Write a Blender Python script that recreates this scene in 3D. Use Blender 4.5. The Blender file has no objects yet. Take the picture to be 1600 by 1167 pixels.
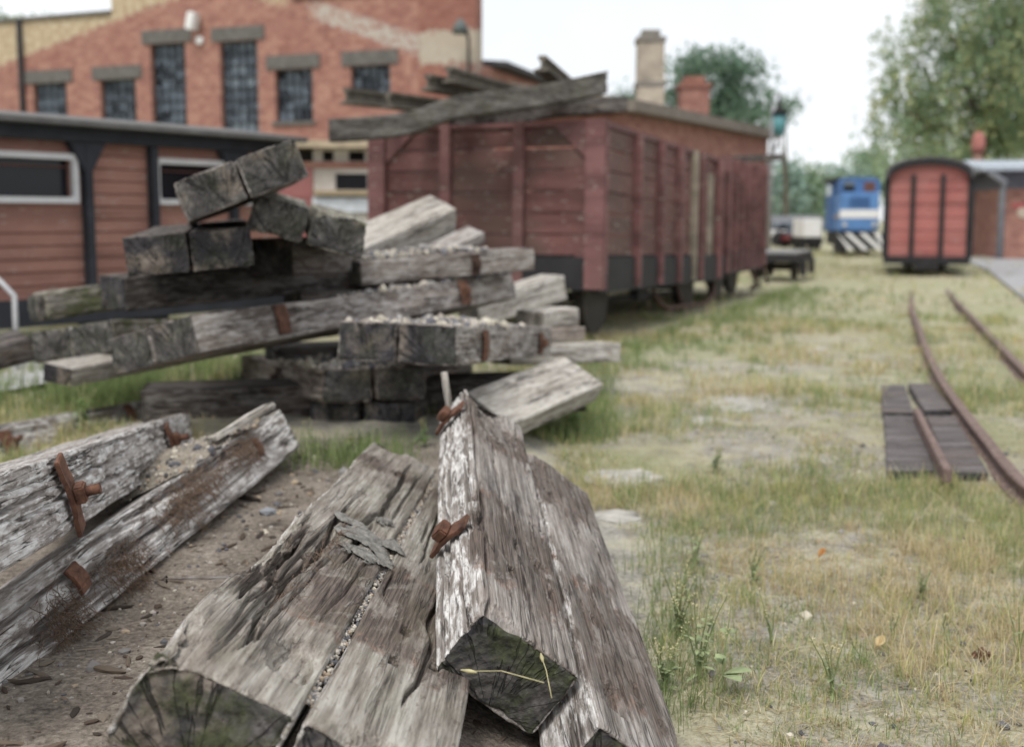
import bpy, bmesh, math, random
import numpy as np
from mathutils import Vector, Matrix, Euler
C = bpy.context.scene
COL = C.collection
R = math.radians
random.seed(7)

# ------------------------------------------------------------------ camera
CAMH, PITCH, FPX = 1.15, R(6.3), 1750.0
cam_d = bpy.data.cameras.new('camera')
cam = bpy.data.objects.new('camera', cam_d); COL.objects.link(cam)
cam.location = (0, 0, CAMH); cam.rotation_euler = (R(90) - PITCH, 0, 0)
cam_d.sensor_width = 36; cam_d.lens = FPX / 1600 * 36; cam_d.shift_y = -0.03125
cam_d.clip_start = 0.05; cam_d.clip_end = 2000
cam_d.dof.use_dof = True; cam_d.dof.focus_distance = 2.4; cam_d.dof.aperture_fstop = 2.4
C.camera = cam

# ------------------------------------------------------------------ overcast sky, sun, exposure
SUN_EL, SUN_ROT = R(58), R(205)
w = bpy.data.worlds.new('World'); C.world = w; w.use_nodes = True
nt = w.node_tree; bg = nt.nodes['Background']
sky = nt.nodes.new('ShaderNodeTexSky'); sky.sky_type = 'NISHITA'; sky.sun_disc = False
sky.sun_elevation = SUN_EL; sky.sun_rotation = SUN_ROT
tcw = nt.nodes.new('ShaderNodeTexCoord'); cn = nt.nodes.new('ShaderNodeTexNoise')
cn.inputs['Scale'].default_value = 2.2; cn.inputs['Detail'].default_value = 5
nt.links.new(tcw.outputs['Generated'], cn.inputs['Vector'])
cr = nt.nodes.new('ShaderNodeValToRGB')
cr.color_ramp.elements[0].position = .3; cr.color_ramp.elements[0].color = (.70, .735, .775, 1)
cr.color_ramp.elements[1].position = .62; cr.color_ramp.elements[1].color = (.86, .87, .885, 1)
nt.links.new(cn.outputs['Fac'], cr.inputs['Fac'])
vm = nt.nodes.new('ShaderNodeVectorMath'); vm.operation = 'SCALE'; vm.inputs['Scale'].default_value = 10.0
nt.links.new(cr.outputs['Color'], vm.inputs[0])
mx = nt.nodes.new('ShaderNodeMix'); mx.data_type = 'RGBA'; mx.inputs[0].default_value = .93
nt.links.new(sky.outputs['Color'], mx.inputs[6]); nt.links.new(vm.outputs[0], mx.inputs[7])
nt.links.new(mx.outputs[2], bg.inputs['Color']); bg.inputs['Strength'].default_value = .1
sl = bpy.data.lights.new('sun', 'SUN'); sl.energy = 1.9; sl.angle = R(25); sl.color = (1, .96, .9)
so = bpy.data.objects.new('sun', sl); COL.objects.link(so)
so.rotation_euler = (R(90) - SUN_EL, 0, R(180) - SUN_ROT)
C.view_settings.view_transform = 'Standard'; C.view_settings.look = 'None'
C.view_settings.exposure = 0.46; C.view_settings.gamma = 1
C.cycles.max_bounces = 6; C.cycles.use_denoising = True

# ------------------------------------------------------------------ survey helpers (photo pixel + distance -> world)
cP, sP = math.cos(PITCH), math.sin(PITCH)
def ray(px, py):
    u = (px - 800) / FPX; v = (533.5 - py) / FPX
    return Vector((u, cP + v * sP, -sP + v * cP))
def at(px, py, Y):
    d = ray(px, py); return Vector((0, 0, CAMH)) + d * (Y / d.y)
def gnd(px, py, z=0.0):
    d = ray(px, py); return Vector((0, 0, CAMH)) + d * ((z - CAMH) / d.z)
def along(P, D, px):
    k = (px - 800) / FPX / cP * 1.0
    k = (px - 800) / FPX / (cP + (533.5 - 330) / FPX * sP)
    return (k * P[1] - P[0]) / (D[0] - k * D[1])

# ------------------------------------------------------------------ object helpers
def tag(o, label=None, cat=None, group=None, kind=None):
    if label: o['label'] = label
    if cat: o['category'] = cat
    if group: o['group'] = group
    if kind: o['kind'] = kind
    return o
def thing(name, label, cat, loc=(0, 0, 0), rot=(0, 0, 0), group=None):
    o = bpy.data.objects.new(name, None); COL.objects.link(o)
    o.location = loc; o.rotation_euler = rot; o.empty_display_size = .1
    return tag(o, label, cat, group)
def mesh_obj(name, me, mats, parent=None, loc=(0, 0, 0), rot=(0, 0, 0)):
    o = bpy.data.objects.new(name, me); COL.objects.link(o)
    if not isinstance(mats, (list, tuple)): mats = [mats]
    if len(me.materials) == 0:
        for m in mats: me.materials.append(m)
    o.location = loc; o.rotation_euler = rot
    if parent: o.parent = parent
    return o
def np_mesh(name, V, F, smooth=True, mi=None):
    me = bpy.data.meshes.new(name)
    V = np.asarray(V, np.float32); F = np.asarray(F, np.int32); k = F.shape[1]
    me.vertices.add(len(V)); me.vertices.foreach_set('co', V.ravel())
    me.loops.add(F.size); me.loops.foreach_set('vertex_index', F.ravel())
    me.polygons.add(len(F)); me.polygons.foreach_set('loop_start', np.arange(0, F.size, k, dtype=np.int32))
    me.update(calc_edges=True); me.validate()
    if mi is not None: me.polygons.foreach_set('material_index', np.asarray(mi, np.int32))
    me.polygons.foreach_set('use_smooth', np.full(len(me.polygons), smooth))
    return me
class MB:
    """collects boxes, bars, tubes and polygons for ONE mesh object"""
    def __init__(s): s.bm = bmesh.new()
    def box(s, x0, x1, y0, y1, z0, z1, m=0, M=None):
        v = [s.bm.verts.new(Vector(p) if M is None else M @ Vector(p)) for p in
             [(x0, y0, z0), (x1, y0, z0), (x1, y1, z0), (x0, y1, z0), (x0, y0, z1), (x1, y0, z1), (x1, y1, z1), (x0, y1, z1)]]
        for f in [(3, 2, 1, 0), (4, 5, 6, 7), (0, 1, 5, 4), (1, 2, 6, 5), (2, 3, 7, 6), (3, 0, 4, 7)]:
            s.bm.faces.new([v[i] for i in f]).material_index = m
        return s
    def prism(s, pts, axis, a, b, m=0, M=None):
        """pts: 2D outline; extruded along axis from a to b"""
        def p3(p, t):
            q = {'x': (t, p[0], p[1]), 'y': (p[0], t, p[1]), 'z': (p[0], p[1], t)}[axis]
            return Vector(q) if M is None else M @ Vector(q)
        A = [s.bm.verts.new(p3(p, a)) for p in pts]; B = [s.bm.verts.new(p3(p, b)) for p in pts]
        n = len(pts)
        fs = [s.bm.faces.new(A), s.bm.faces.new(B[::-1])]
        for i in range(n): fs.append(s.bm.faces.new([A[i], B[i], B[(i + 1) % n], A[(i + 1) % n]][::-1]))
        for f in fs: f.material_index = m
        return s
    def tube(s, pts, r, n=8, m=0, cap=True):
        pts = [Vector(p) for p in pts]; rr = r if isinstance(r, (list, tuple)) else [r] * len(pts)
        rings = []
        for i, p in enumerate(pts):
            d = (pts[min(i + 1, len(pts) - 1)] - pts[max(i - 1, 0)]).normalized()
            u = d.cross(Vector((0, 0, 1)) if abs(d.z) < .9 else Vector((1, 0, 0))).normalized(); v = d.cross(u)
            rings.append([s.bm.verts.new(p + (u * math.cos(2 * math.pi * k / n) + v * math.sin(2 * math.pi * k / n)) * rr[i]) for k in range(n)])
        for a, b in zip(rings, rings[1:]):
            for k in range(n):
                f = s.bm.faces.new([a[k], a[(k + 1) % n], b[(k + 1) % n], b[k]]); f.material_index = m; f.smooth = True
        if cap:
            for q in (rings[0][::-1], rings[-1]): s.bm.faces.new(q).material_index = m
        return s
    def poly(s, pts, m=0):
        s.bm.faces.new([s.bm.verts.new(Vector(p)) for p in pts]).material_index = m; return s
    def build(s, name, mats, parent=None, loc=(0, 0, 0), rot=(0, 0, 0), bevel=0):
        bmesh.ops.recalc_face_normals(s.bm, faces=s.bm.faces)
        me = bpy.data.meshes.new(name)
        if bevel:
            es = [e for e in s.bm.edges if e.is_manifold and e.calc_face_angle(0) > .5]
            bmesh.ops.bevel(s.bm, geom=es, offset=bevel, segments=2, affect='EDGES', clamp_overlap=True)
        s.bm.to_mesh(me); s.bm.free()
        return mesh_obj(name, me, mats, parent, loc, rot)

# ------------------------------------------------------------------ numpy value noise
def _h(ix, iy, iz, sd):
    h = (ix * 374761393 + iy * 668265263 + iz * 1274126177 + sd * 974634541) & 0xffffffff
    h = ((h ^ (h >> 13)) * 1103515245) & 0xffffffff
    h = ((h ^ (h >> 16)) * 2654435761) & 0xffffffff
    return ((h ^ (h >> 15)) & 0xffff) / 65535.0
def vn(P, sd=0):
    P = np.asarray(P, float); i = np.floor(P).astype(np.int64); f = P - i; f = f * f * (3 - 2 * f)
    r = 0
    for a in (0, 1):
        for b in (0, 1):
            for c in (0, 1):
                wt = (f[:, 0] if a else 1 - f[:, 0]) * (f[:, 1] if b else 1 - f[:, 1]) * (f[:, 2] if c else 1 - f[:, 2])
                r = r + wt * _h(i[:, 0] + a, i[:, 1] + b, i[:, 2] + c, sd)
    return r
def fbm(P, sd=0, o=3):
    r = 0; a = .5; P = np.asarray(P, float)
    for k in range(o): r = r + a * vn(P * 2 ** k, sd + k * 17); a *= .5
    return r / (1 - .5 ** o)
def sstep(a, b, x): t = np.clip((x - a) / (b - a), 0, 1); return t * t * (3 - 2 * t)

# ------------------------------------------------------------------ material helpers
class NB:
    def __init__(s, name, rough=.85, metal=0.0):
        s.m = bpy.data.materials.new(name); s.m.use_nodes = True; s.t = s.m.node_tree
        s.b = s.t.nodes['Principled BSDF']; s.b.inputs['Roughness'].default_value = rough; s.b.inputs['Metallic'].default_value = metal
        s.b.inputs['Specular IOR Level'].default_value = .3
    def put(s, sock, v):
        if isinstance(v, bpy.types.NodeSocket): s.t.links.new(v, sock)
        elif isinstance(v, (tuple, list)) and sock.type == 'RGBA': sock.default_value = (*v[:3], 1)
        else: sock.default_value = v
    def new(s, ty, ins=None, **at_):
        n = s.t.nodes.new(ty)
        for k, v in at_.items(): setattr(n, k, v)
        for k, v in (ins or {}).items(): s.put(n.inputs[k], v)
        return n
    def obj(s, rnd=True):
        tc = s.new('ShaderNodeTexCoord').outputs['Object']; s.raw = tc
        if not rnd: return tc
        r = s.new('ShaderNodeObjectInfo').outputs['Random']; s.rnd = r
        k = s.new('ShaderNodeVectorMath', {0: (37., 53., 71.), 'Scale': r}, operation='SCALE').outputs[0]
        return s.new('ShaderNodeVectorMath', {0: tc, 1: k}, operation='ADD').outputs[0]
    def sc(s, v, f): return s.new('ShaderNodeVectorMath', {0: v, 1: f}, operation='MULTIPLY').outputs[0]
    def noise(s, v, scale=1, det=4, ro=.6, dist=0):
        return s.new('ShaderNodeTexNoise', {'Vector': v, 'Scale': scale, 'Detail': det, 'Roughness': ro, 'Distortion': dist}).outputs['Fac']
    def math(s, op, a, b=0.0, c=0.0, clamp=False): return s.new('ShaderNodeMath', {0: a, 1: b, 2: c}, operation=op, use_clamp=clamp).outputs[0]
    def mix(s, f, a, b, mode='MIX'): return s.new('ShaderNodeMix', {0: f, 6: a, 7: b}, data_type='RGBA', blend_type=mode).outputs[2]
    def sm(s, x, a, b): return s.new('ShaderNodeMapRange', {0: x, 1: a, 2: b}, interpolation_type='SMOOTHSTEP').outputs[0]
    def ramp(s, f, stops):
        n = s.new('ShaderNodeValToRGB', {0: f}); e = n.color_ramp.elements
        while len(e) < len(stops): e.new(.5)
        for q, (p, c) in zip(e, stops): q.position = p; q.color = (*c, 1)
        return n.outputs[0]
    def xyz(s, v): return s.new('ShaderNodeSeparateXYZ', {0: v}).outputs
    def bump(s, h, st=.5, d=.01):
        n = s.new('ShaderNodeBump', {'Height': h, 'Strength': st, 'Distance': d}); s.put(s.b.inputs['Normal'], n.outputs[0]); return n
    def col(s, c): s.put(s.b.inputs['Base Color'], c); return s
def simple(name, c, rough=.7, metal=0., var=.25, scale=6., bump=.15):
    b = NB(name, rough, metal); o = b.obj(); f = b.noise(o, scale, 5, .65)
    lo = tuple(x * (1 - var) for x in c); hi = tuple(min(1, x * (1 + var)) for x in c)
    b.col(b.ramp(f, [(.3, lo), (.7, hi)]))
    if bump: b.bump(b.noise(o, scale * 5, 4), bump, .01)
    return b.m

def wood(name, dark=(.075, .06, .052), mid=(.25, .225, .205), light=(.46, .44, .415), white=.5, sidewhite=.8, seats=(), seatcol=(.082, .064, .054), moss=.0, brown=.3, rough=.9, chkamt=.85):
    b = NB(name, rough); o = b.obj(); raw = b.raw
    g1 = b.noise(b.sc(o, (1.6, 20, 20)), 1, 7, .68, .4)
    g2 = b.noise(b.sc(o, (7, 190, 190)), 1, 3, .6)
    big = b.noise(b.sc(o, (2.3, 5, 5)), 1, 4, .6)
    g3 = b.noise(b.sc(o, (3.2, 75, 75)), 1, 5, .7, .3)
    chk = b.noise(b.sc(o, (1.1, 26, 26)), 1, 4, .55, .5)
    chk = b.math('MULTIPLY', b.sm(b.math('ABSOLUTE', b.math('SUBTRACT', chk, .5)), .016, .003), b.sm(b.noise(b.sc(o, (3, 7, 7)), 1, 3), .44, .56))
    grain = b.math('ADD', b.math('ADD', b.math('MULTIPLY', g1, .5), b.math('MULTIPLY', g3, .38)), b.math('MULTIPLY', g2, .16))
    c = b.ramp(grain, [(.41, tuple(k * .8 for k in dark)), (.52, mid), (.63, light)])
    c = b.mix(b.math('MULTIPLY', b.sm(big, .48, .68), brown), c, b.ramp(grain, [(.35, (.055, .038, .03)), (.65, (.2, .14, .105))]))
    nrm = b.xyz(b.new('ShaderNodeTexCoord').outputs['Normal'])
    q_ = b.xyz(raw); side = b.math('MULTIPLY', b.sm(b.math('ABSOLUTE', q_[1]), .112, .124), b.sm(b.math('ABSOLUTE', nrm[2]), .85, .6)); top = b.sm(q_[2], .05, .068)
    # bleached, flaking rotten skin
    fl = b.noise(b.sc(o, (6, 17, 17)), 1, 6, .7, .6); fl2 = b.noise(b.sc(o, (14, 60, 60)), 1, 4, .65)
    wm = b.math('MULTIPLY', b.sm(b.math('ADD', b.math('MULTIPLY', fl, .6), b.math('MULTIPLY', fl2, .4)), .44, .55),
                b.math('ADD', b.math('MULTIPLY', side, sidewhite), b.math('MULTIPLY', b.math('SUBTRACT', 1., side), white * .5)), clamp=True)
    c = b.mix(wm, c, b.ramp(fl2, [(.36, (.3, .27, .25)), (.46, (.5, .475, .455)), (.6, (.68, .665, .65))]))
    x = b.xyz(raw)
    for (sx, hw) in seats:
        d = b.math('ABSOLUTE', b.math('SUBTRACT', x[0], sx))
        d = b.math('ADD', d, b.math('MULTIPLY', b.math('SUBTRACT', b.noise(b.sc(o, (4, 11, 11)), 1, 6, .75), .5), .62))
        m = b.math('MULTIPLY', b.math('MULTIPLY', b.sm(d, hw + .04, hw - .06), top), b.sm(g1, .3, .52))
        m = b.math('MULTIPLY', m, b.math('SUBTRACT', 1., b.math('MULTIPLY', b.sm(fl, .5, .6), .55)))
        sc_ = b.mix(b.sm(g2, .3, .7), tuple(k * .6 for k in seatcol), tuple(k * 1.9 for k in seatcol))
        ed = b.math('MULTIPLY', b.math('MULTIPLY', b.sm(d, hw - .055, hw - .01), b.sm(d, hw + .025, hw)), b.sm(b.noise(o, 9, 4, .7), .5, .62))
        sc_ = b.mix(b.math('MULTIPLY', ed, .8), sc_, (.2, .085, .035))
        c = b.mix(m, c, sc_)
    if moss:
        mm = b.math('MULTIPLY', b.sm(b.noise(o, 7, 5, .65), .5, .62), moss)
        c = b.mix(mm, c, b.ramp(b.noise(o, 60, 3), [(.3, (.035, .045, .014)), (.7, (.12, .14, .04))]))
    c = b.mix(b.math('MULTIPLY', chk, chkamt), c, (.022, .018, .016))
    c = b.mix(b.math('MULTIPLY', b.sm(b.noise(b.sc(o, (20, 55, 55)), 1, 5, .75), .56, .66), .55), c, (.07, .05, .04))
    b.col(c)
    h = b.math('ADD', b.math('MULTIPLY', g1, .5), b.math('ADD', b.math('MULTIPLY', g3, .5), b.math('MULTIPLY', fl2, .45)))
    h = b.math('SUBTRACT', h, b.math('MULTIPLY', chk, chkamt))
    b.bump(h, 1.0, .011)
    return b.m
def wood_end(name, dark=(.022, .021, .025), mid=(.055, .052, .056), light=(.15, .14, .14), moss=.25):
    b = NB(name, .9); o = b.obj(); y = b.xyz(b.raw)
    rr = b.math('SQRT', b.math('ADD', b.math('POWER', b.math('ADD', y[1], .03), 2.), b.math('POWER', b.math('ADD', y[2], .1), 2.)))
    n = b.noise(o, 9, 5, .6); n2 = b.noise(o, 45, 4, .65)
    ring = b.math('SINE', b.math('ADD', b.math('MULTIPLY', rr, 380.), b.math('MULTIPLY', n, 14.)))
    f = b.math('ADD', b.math('MULTIPLY', n, .6), b.math('ADD', b.math('MULTIPLY', ring, .022), b.math('MULTIPLY', n2, .4)))
    c = b.ramp(f, [(.38, dark), (.52, mid), (.68, light)])
    tan = b.sm(b.noise(o, 4.5, 4, .6), .5, .62); c = b.mix(b.math('MULTIPLY', tan, .6), c, b.ramp(f, [(.35, (.06, .045, .036)), (.65, (.27, .225, .18))]))
    ang = b.math('ARCTAN2', b.math('ADD', y[2], .1), b.math('ADD', y[1], .03)); av = b.new('ShaderNodeCombineXYZ', {0: b.math('MULTIPLY', ang, 3.2), 1: b.math('MULTIPLY', rr, 3.), 2: b.math('MULTIPLY', b.rnd, 30.)}).outputs[0]
    ck = b.math('MULTIPLY', b.sm(b.math('ABSOLUTE', b.math('SUBTRACT', b.noise(av, 1, 3, .6), .5)), .022, .006), b.sm(n2, .36, .46))
    c = b.mix(b.math('MULTIPLY', ck, .85), c, (.014, .012, .012))
    if moss: c = b.mix(b.math('MULTIPLY', b.sm(b.noise(o, 6, 5, .65), .46, .6), moss), c, b.ramp(n2, [(.3, (.012, .016, .006)), (.7, (.06, .075, .022))]))
    b.col(c); b.bump(b.math('SUBTRACT', b.math('ADD', f, b.math('MULTIPLY', n2, .5)), ck), .9, .012)
    return b.m

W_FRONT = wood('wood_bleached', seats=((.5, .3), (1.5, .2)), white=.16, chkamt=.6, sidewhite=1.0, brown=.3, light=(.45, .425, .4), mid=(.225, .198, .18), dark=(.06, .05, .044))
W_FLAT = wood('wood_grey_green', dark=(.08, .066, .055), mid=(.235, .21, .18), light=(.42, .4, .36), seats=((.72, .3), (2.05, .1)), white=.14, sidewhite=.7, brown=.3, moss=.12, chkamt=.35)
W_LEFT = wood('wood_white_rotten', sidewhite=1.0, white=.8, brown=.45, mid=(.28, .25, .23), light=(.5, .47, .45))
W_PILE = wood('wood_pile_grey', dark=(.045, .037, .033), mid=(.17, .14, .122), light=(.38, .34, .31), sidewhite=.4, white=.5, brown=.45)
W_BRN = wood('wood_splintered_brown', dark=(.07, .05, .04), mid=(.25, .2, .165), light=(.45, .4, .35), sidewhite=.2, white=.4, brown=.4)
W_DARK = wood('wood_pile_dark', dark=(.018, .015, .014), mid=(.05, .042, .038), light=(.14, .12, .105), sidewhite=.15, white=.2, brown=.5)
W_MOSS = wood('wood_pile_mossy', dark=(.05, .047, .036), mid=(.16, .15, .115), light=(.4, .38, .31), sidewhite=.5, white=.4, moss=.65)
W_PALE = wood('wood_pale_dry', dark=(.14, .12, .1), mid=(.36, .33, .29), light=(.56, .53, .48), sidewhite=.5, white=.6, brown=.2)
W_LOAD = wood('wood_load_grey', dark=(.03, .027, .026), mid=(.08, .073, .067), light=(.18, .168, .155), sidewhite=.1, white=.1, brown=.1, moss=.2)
E_DARK = wood_end('wood_end_dark'); E_MOSS = wood_end('wood_end_mossy', moss=.75, mid=(.07, .065, .06)); E_GREY = wood_end('wood_end_grey', dark=(.04, .037, .036), mid=(.095, .09, .087), light=(.24, .225, .21), moss=.3)
E_PALE = wood_end('wood_end_pale', dark=(.15, .13, .11), mid=(.3, .28, .25), light=(.45, .43, .4), moss=.1)
def rust(name, a=(.06, .028, .018), b_=(.17, .075, .042)):
    b = NB(name, .8, .15); o = b.obj(); f = b.noise(o, 28, 6, .7); b.col(b.ramp(f, [(.35, a), (.62, b_), (.8, tuple(k * 1.5 for k in b_))]))
    b.bump(b.noise(o, 130, 4, .7), .6, .004); return b.m
RUST = rust('rusty_iron', (.06, .03, .022), (.18, .088, .056)); RUSTD = rust('rusty_dark_iron', (.035, .022, .018), (.09, .05, .038)); RAIL = rust('rail_rust', (.1, .066, .056), (.23, .165, .15))

# ------------------------------------------------------------------ railway sleepers
def beam_mesh(name, L, half, T, seed, nx, ny, nz, rad=.014, rough=.006, cracks=(), slots=(), endrough=.01, bite=()):
    """one worn timber: local x 0..L, y -half..half, z -T/2..T/2"""
    xs = np.linspace(0, 1, nx + 1); xs = xs + .0
    xs = (xs - .5); xs = .5 + np.sign(xs) * (np.abs(2 * xs) ** .9) / 2
    ys = np.linspace(-1, 1, ny + 1); ys = np.sign(ys) * (1 - (1 - np.abs(ys)) ** 1.25); ys *= half
    zs = np.linspace(-1, 1, nz + 1); zs = np.sign(zs) * (1 - (1 - np.abs(zs)) ** 1.25); zs *= T / 2
    per = [(y, -T / 2) for y in ys[:-1]] + [(half, z) for z in zs[:-1]] + [(y, T / 2) for y in ys[:0:-1]] + [(-half, z) for z in zs[:0:-1]]
    per = np.array(per); npz = len(per)
    V = np.concatenate([np.c_[np.full(npz, x * L), per] for x in xs])
    idx = np.arange((nx + 1) * npz).reshape(nx + 1, npz)
    a = idx[:-1]; b = idx[1:]
    F = np.stack([a, np.roll(a, -1, 1), np.roll(b, -1, 1), b], -1).reshape(-1, 4)[:, ::-1]
    mi = np.zeros(len(F), int)
    # end grids share the perimeter
    look = {}
    for j in range(ny): look[(j, 0)] = j
    for k in range(nz): look[(ny, k)] = ny + k
    for j in range(ny): look[(ny - j, nz)] = ny + nz + j
    for k in range(nz): look[(0, nz - k)] = 2 * ny + nz + k
    nv = len(V); ex = []; ef = []
    for e, base in ((0, 0), (nx, nx * npz)):
        g = np.zeros((ny + 1, nz + 1), int)
        for j in range(ny + 1):
            for k in range(nz + 1):
                if (j, k) in look: g[j, k] = base + look[(j, k)]
                else: g[j, k] = nv + len(ex); ex.append((xs[e] * L, ys[j], zs[k]))
        q = np.stack([g[:-1, :-1], g[1:, :-1], g[1:, 1:], g[:-1, 1:]], -1).reshape(-1, 4)
        ef.append(q if e else q[:, ::-1])
    if ex: V = np.concatenate([V, np.array(ex)])
    F = np.concatenate([F] + ef); mi = np.concatenate([mi, np.ones(len(F) - len(mi), int)])
    # round the arrises by a varying radius
    r = rad * (.4 + 1.3 * fbm(V * np.array([3, 9, 9]), seed, 3))
    dims = np.array([L / 2, half, T / 2]); P = V - np.array([L / 2, 0, 0])
    inner = np.clip(P, -(dims - r[:, None]), dims - r[:, None]); dl = P - inner; ln = np.linalg.norm(dl, axis=1); ln[ln < 1e-9] = 1e-9
    N = dl / ln[:, None]
    Q = inner + N * r[:, None] + np.array([L / 2, 0, 0])
    d = -rough * (fbm(V * np.array([2.2, 8, 8]), seed + 5, 3) * 1.6) - rough * .9 * np.abs(fbm(V * np.array([3.5, 60, 60]), seed + 9, 3) - .5) * 2
    isend = (np.abs(N[:, 0]) > .7)
    d = np.where(isend, -endrough * 2 * fbm(V * np.array([9, 24, 24]), seed + 3, 4), d)
    for (face, pos, x0, x1, dep, wd, wob) in cracks:
        u = V[:, 1] if face in 'tb' else V[:, 2]
        on = {'t': N[:, 2] > .5, 'b': N[:, 2] < -.5, 'r': N[:, 1] < -.5, 'l': N[:, 1] > .5}[face]
        c = pos + wob * (fbm(np.c_[V[:, 0] * 4, np.zeros(len(V)), np.zeros(len(V))], seed + int(pos * 1000) + 31, 3) - .5) * 2
        tp = sstep(x0, x0 + .15 * (x1 - x0) + .01, V[:, 0]) * (1 - sstep(x1 - .25 * (x1 - x0) - .01, x1, V[:, 0]))
        d = d - on * dep * tp * np.exp(-np.abs((u - c) / (1.45 * wd * (.4 + .6 * tp))) ** 3)
    for (face, sx, su, hx, hu, dep) in slots:
        u = V[:, 1] if face in 'tb' else V[:, 2]
        on = {'t': N[:, 2] > .5, 'b': N[:, 2] < -.5, 'r': N[:, 1] < -.5, 'l': N[:, 1] > .5}[face]
        d = d - on * dep * (1 - sstep(.7, 1.15, np.maximum(np.abs(V[:, 0] - sx) / (hx * 1.15), np.abs(u - su) / (hu * 1.6))))
    for (bx, by, bz, br, dep) in bite:   # rotted-away corners
        t = np.sqrt(((V[:, 0] - bx) / br[0]) ** 2 + ((V[:, 1] - by) / br[1]) ** 2 + ((V[:, 2] - bz) / br[2]) ** 2)
        d = d - dep * (1 - sstep(.4, 1.0, t + .5 * (fbm(V * 30, seed + 77, 3) - .5))) * (.55 + .9 * fbm(V * np.array([16, 50, 50]), seed + 78, 3))
    Q = Q + N * d[:, None]
    return np_mesh(name, Q, F, True, mi)

def washer_plate(parent, x, side, half, z=0.0, tilt=0.0, lng=.17, wid=.065, nut=True, bolt=.0, mat=None):
    """rusty strap washer clamped across a side face (side -1 right, +1 left)"""
    mat = mat or RUST
    mb = MB(); n = 8; hl = lng / 2
    prof = [(-hl, .0), (-hl * .55, .002), (-hl * .35, .006), (hl * .35, .006), (hl * .55, .002), (hl, .0)]
    pts = prof + [(p[0], p[1] + .011) for p in prof[::-1]]
    mb.prism(pts, 'y', -wid / 2, wid / 2)
    # local: x along plate, y width, z outwards
    out = Matrix(((0, 1, 0), (0, 0, side), (side, 0, 0))).to_4x4()
    rot = out @ Matrix.Rotation(tilt, 4, 'Z')
    pl = mb.build('washer_plate', mat, parent, bevel=.002)
    pl.matrix_local = Matrix.Translation((x, side * (half + .001), z)) @ rot
    if nut:
        m2 = MB(); m2.box(-.022, .022, -.022, .022, .0, .026)
        nb = m2.build('nut', mat, pl, (0, 0, .0175), bevel=.004)
        if bolt:
            m3 = MB(); m3.tube([(0, 0, 0), (0, 0, bolt)], .013, 12); m3.build('bolt', mat, pl, (0, 0, .0415))
    return pl

def sleeper(P, yaw, pit, roll, L, label, mats, pair=True, T=.18, half=None, hero=0, seed=0, plates=(), cracks=((), ()), slots=((), ()), bites=((), ()), offs=(0, 0), lens=None, rad=.016, rough=.006, group='old sleepers stacked in the heaps', name=None, cat=None):
    W = .135; res = {0: (46, 10, 7), 1: (150, 24, 16), 2: (280, 92, 58)}[hero]
    name = name or ('sleeper_pair' if pair else 'railway_sleeper')
    rot = (R(roll), R(pit), R(yaw))
    cat = cat or ('sleeper pair' if pair else 'sleeper')
    if not pair and not plates:
        hf = half or .14
        o = mesh_obj(name, beam_mesh(name, L, hf, T, seed, *res, rad=rad, rough=rough, cracks=cracks[0], slots=slots[0], bite=bites[0]), mats, None, P, rot)
        return tag(o, label, cat, group)
    t = thing(name, label, cat, P, rot, group)
    if pair:
        for k, sy in enumerate((1, -1)):
            LL = (lens or (L, L))[k]
            me = beam_mesh('beam', LL, W - .0012, T, seed + k * 101, *res, rad=rad, rough=rough, cracks=cracks[k], slots=slots[k], bite=bites[k])
            mesh_obj('beam', me, mats, t, (offs[k], sy * W, 0))
        hf = 2 * W - .0012
    else:
        hf = half or .14
        mesh_obj('beam', beam_mesh('beam', L, hf, T, seed, *res, rad=rad, rough=rough, cracks=cracks[0], slots=slots[0], bite=bites[0]), mats, t)
    for p in plates: washer_plate(t, p[0], p[1], hf, *p[2:3], **(p[3] if len(p) > 3 else {}))
    return t

# ------------------------------------------------------------------ ground
def gz(x, y):
    x = np.asarray(x, float); y = np.asarray(y, float)
    P = np.stack([x, y, np.zeros_like(x)], -1).reshape(-1, 3)
    n = (fbm(P * 1.1, 3, 3) - .5).reshape(x.shape) * .05 + (fbm(P * 9, 4, 3) - .5).reshape(x.shape) * .02
    m = .17 * (1 - sstep(-.35, .35, x)) * sstep(-3.0, -1.6, x) * (1 - sstep(5.4, 6.6, y))
    far = 1 - sstep(25, 60, np.abs(y))
    return m + n * far - .01
GN = 300; k = 8.2
u = np.linspace(-1, 1, GN + 1); gx = .45 * np.sinh(k * u) * .5; gy = 3.2 + .45 * np.sinh(k * u) * .5
GX, GY = np.meshgrid(gx, gy)
GV = np.stack([GX, GY, gz(GX, GY)], -1).reshape(-1, 3)
gi = np.arange((GN + 1) ** 2).reshape(GN + 1, GN + 1)
GF = np.stack([gi[:-1, :-1], gi[:-1, 1:], gi[1:, 1:], gi[1:, :-1]], -1).reshape(-1, 4)
b = NB('dry_meadow_soil', .95); o = b.obj(False); p = b.xyz(o)
n1 = b.noise(o, .55, 5, .6); n2 = b.noise(o, 5, 6, .7); n3 = b.noise(o, 70, 4, .7); n4 = b.noise(o, .13, 3, .5)
soil = b.ramp(b.math('ADD', b.math('MULTIPLY', n2, .5), b.math('MULTIPLY', n3, .5)), [(.34, (.12, .11, .095)), (.5, (.34, .322, .288)), (.66, (.52, .5, .46))])
thatch = b.ramp(b.math('ADD', b.math('MULTIPLY', n2, .55), b.math('MULTIPLY', n3, .45)), [(.35, (.2, .17, .1)), (.52, (.4, .375, .265)), (.68, (.53, .5, .4))])
green = b.ramp(n3, [(.35, (.13, .16, .065)), (.65, (.29, .32, .15))])
g = b.mix(b.sm(b.math('ADD', b.math('MULTIPLY', n1, .6), b.math('MULTIPLY', n2, .4)), .44, .56), soil, thatch)
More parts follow.
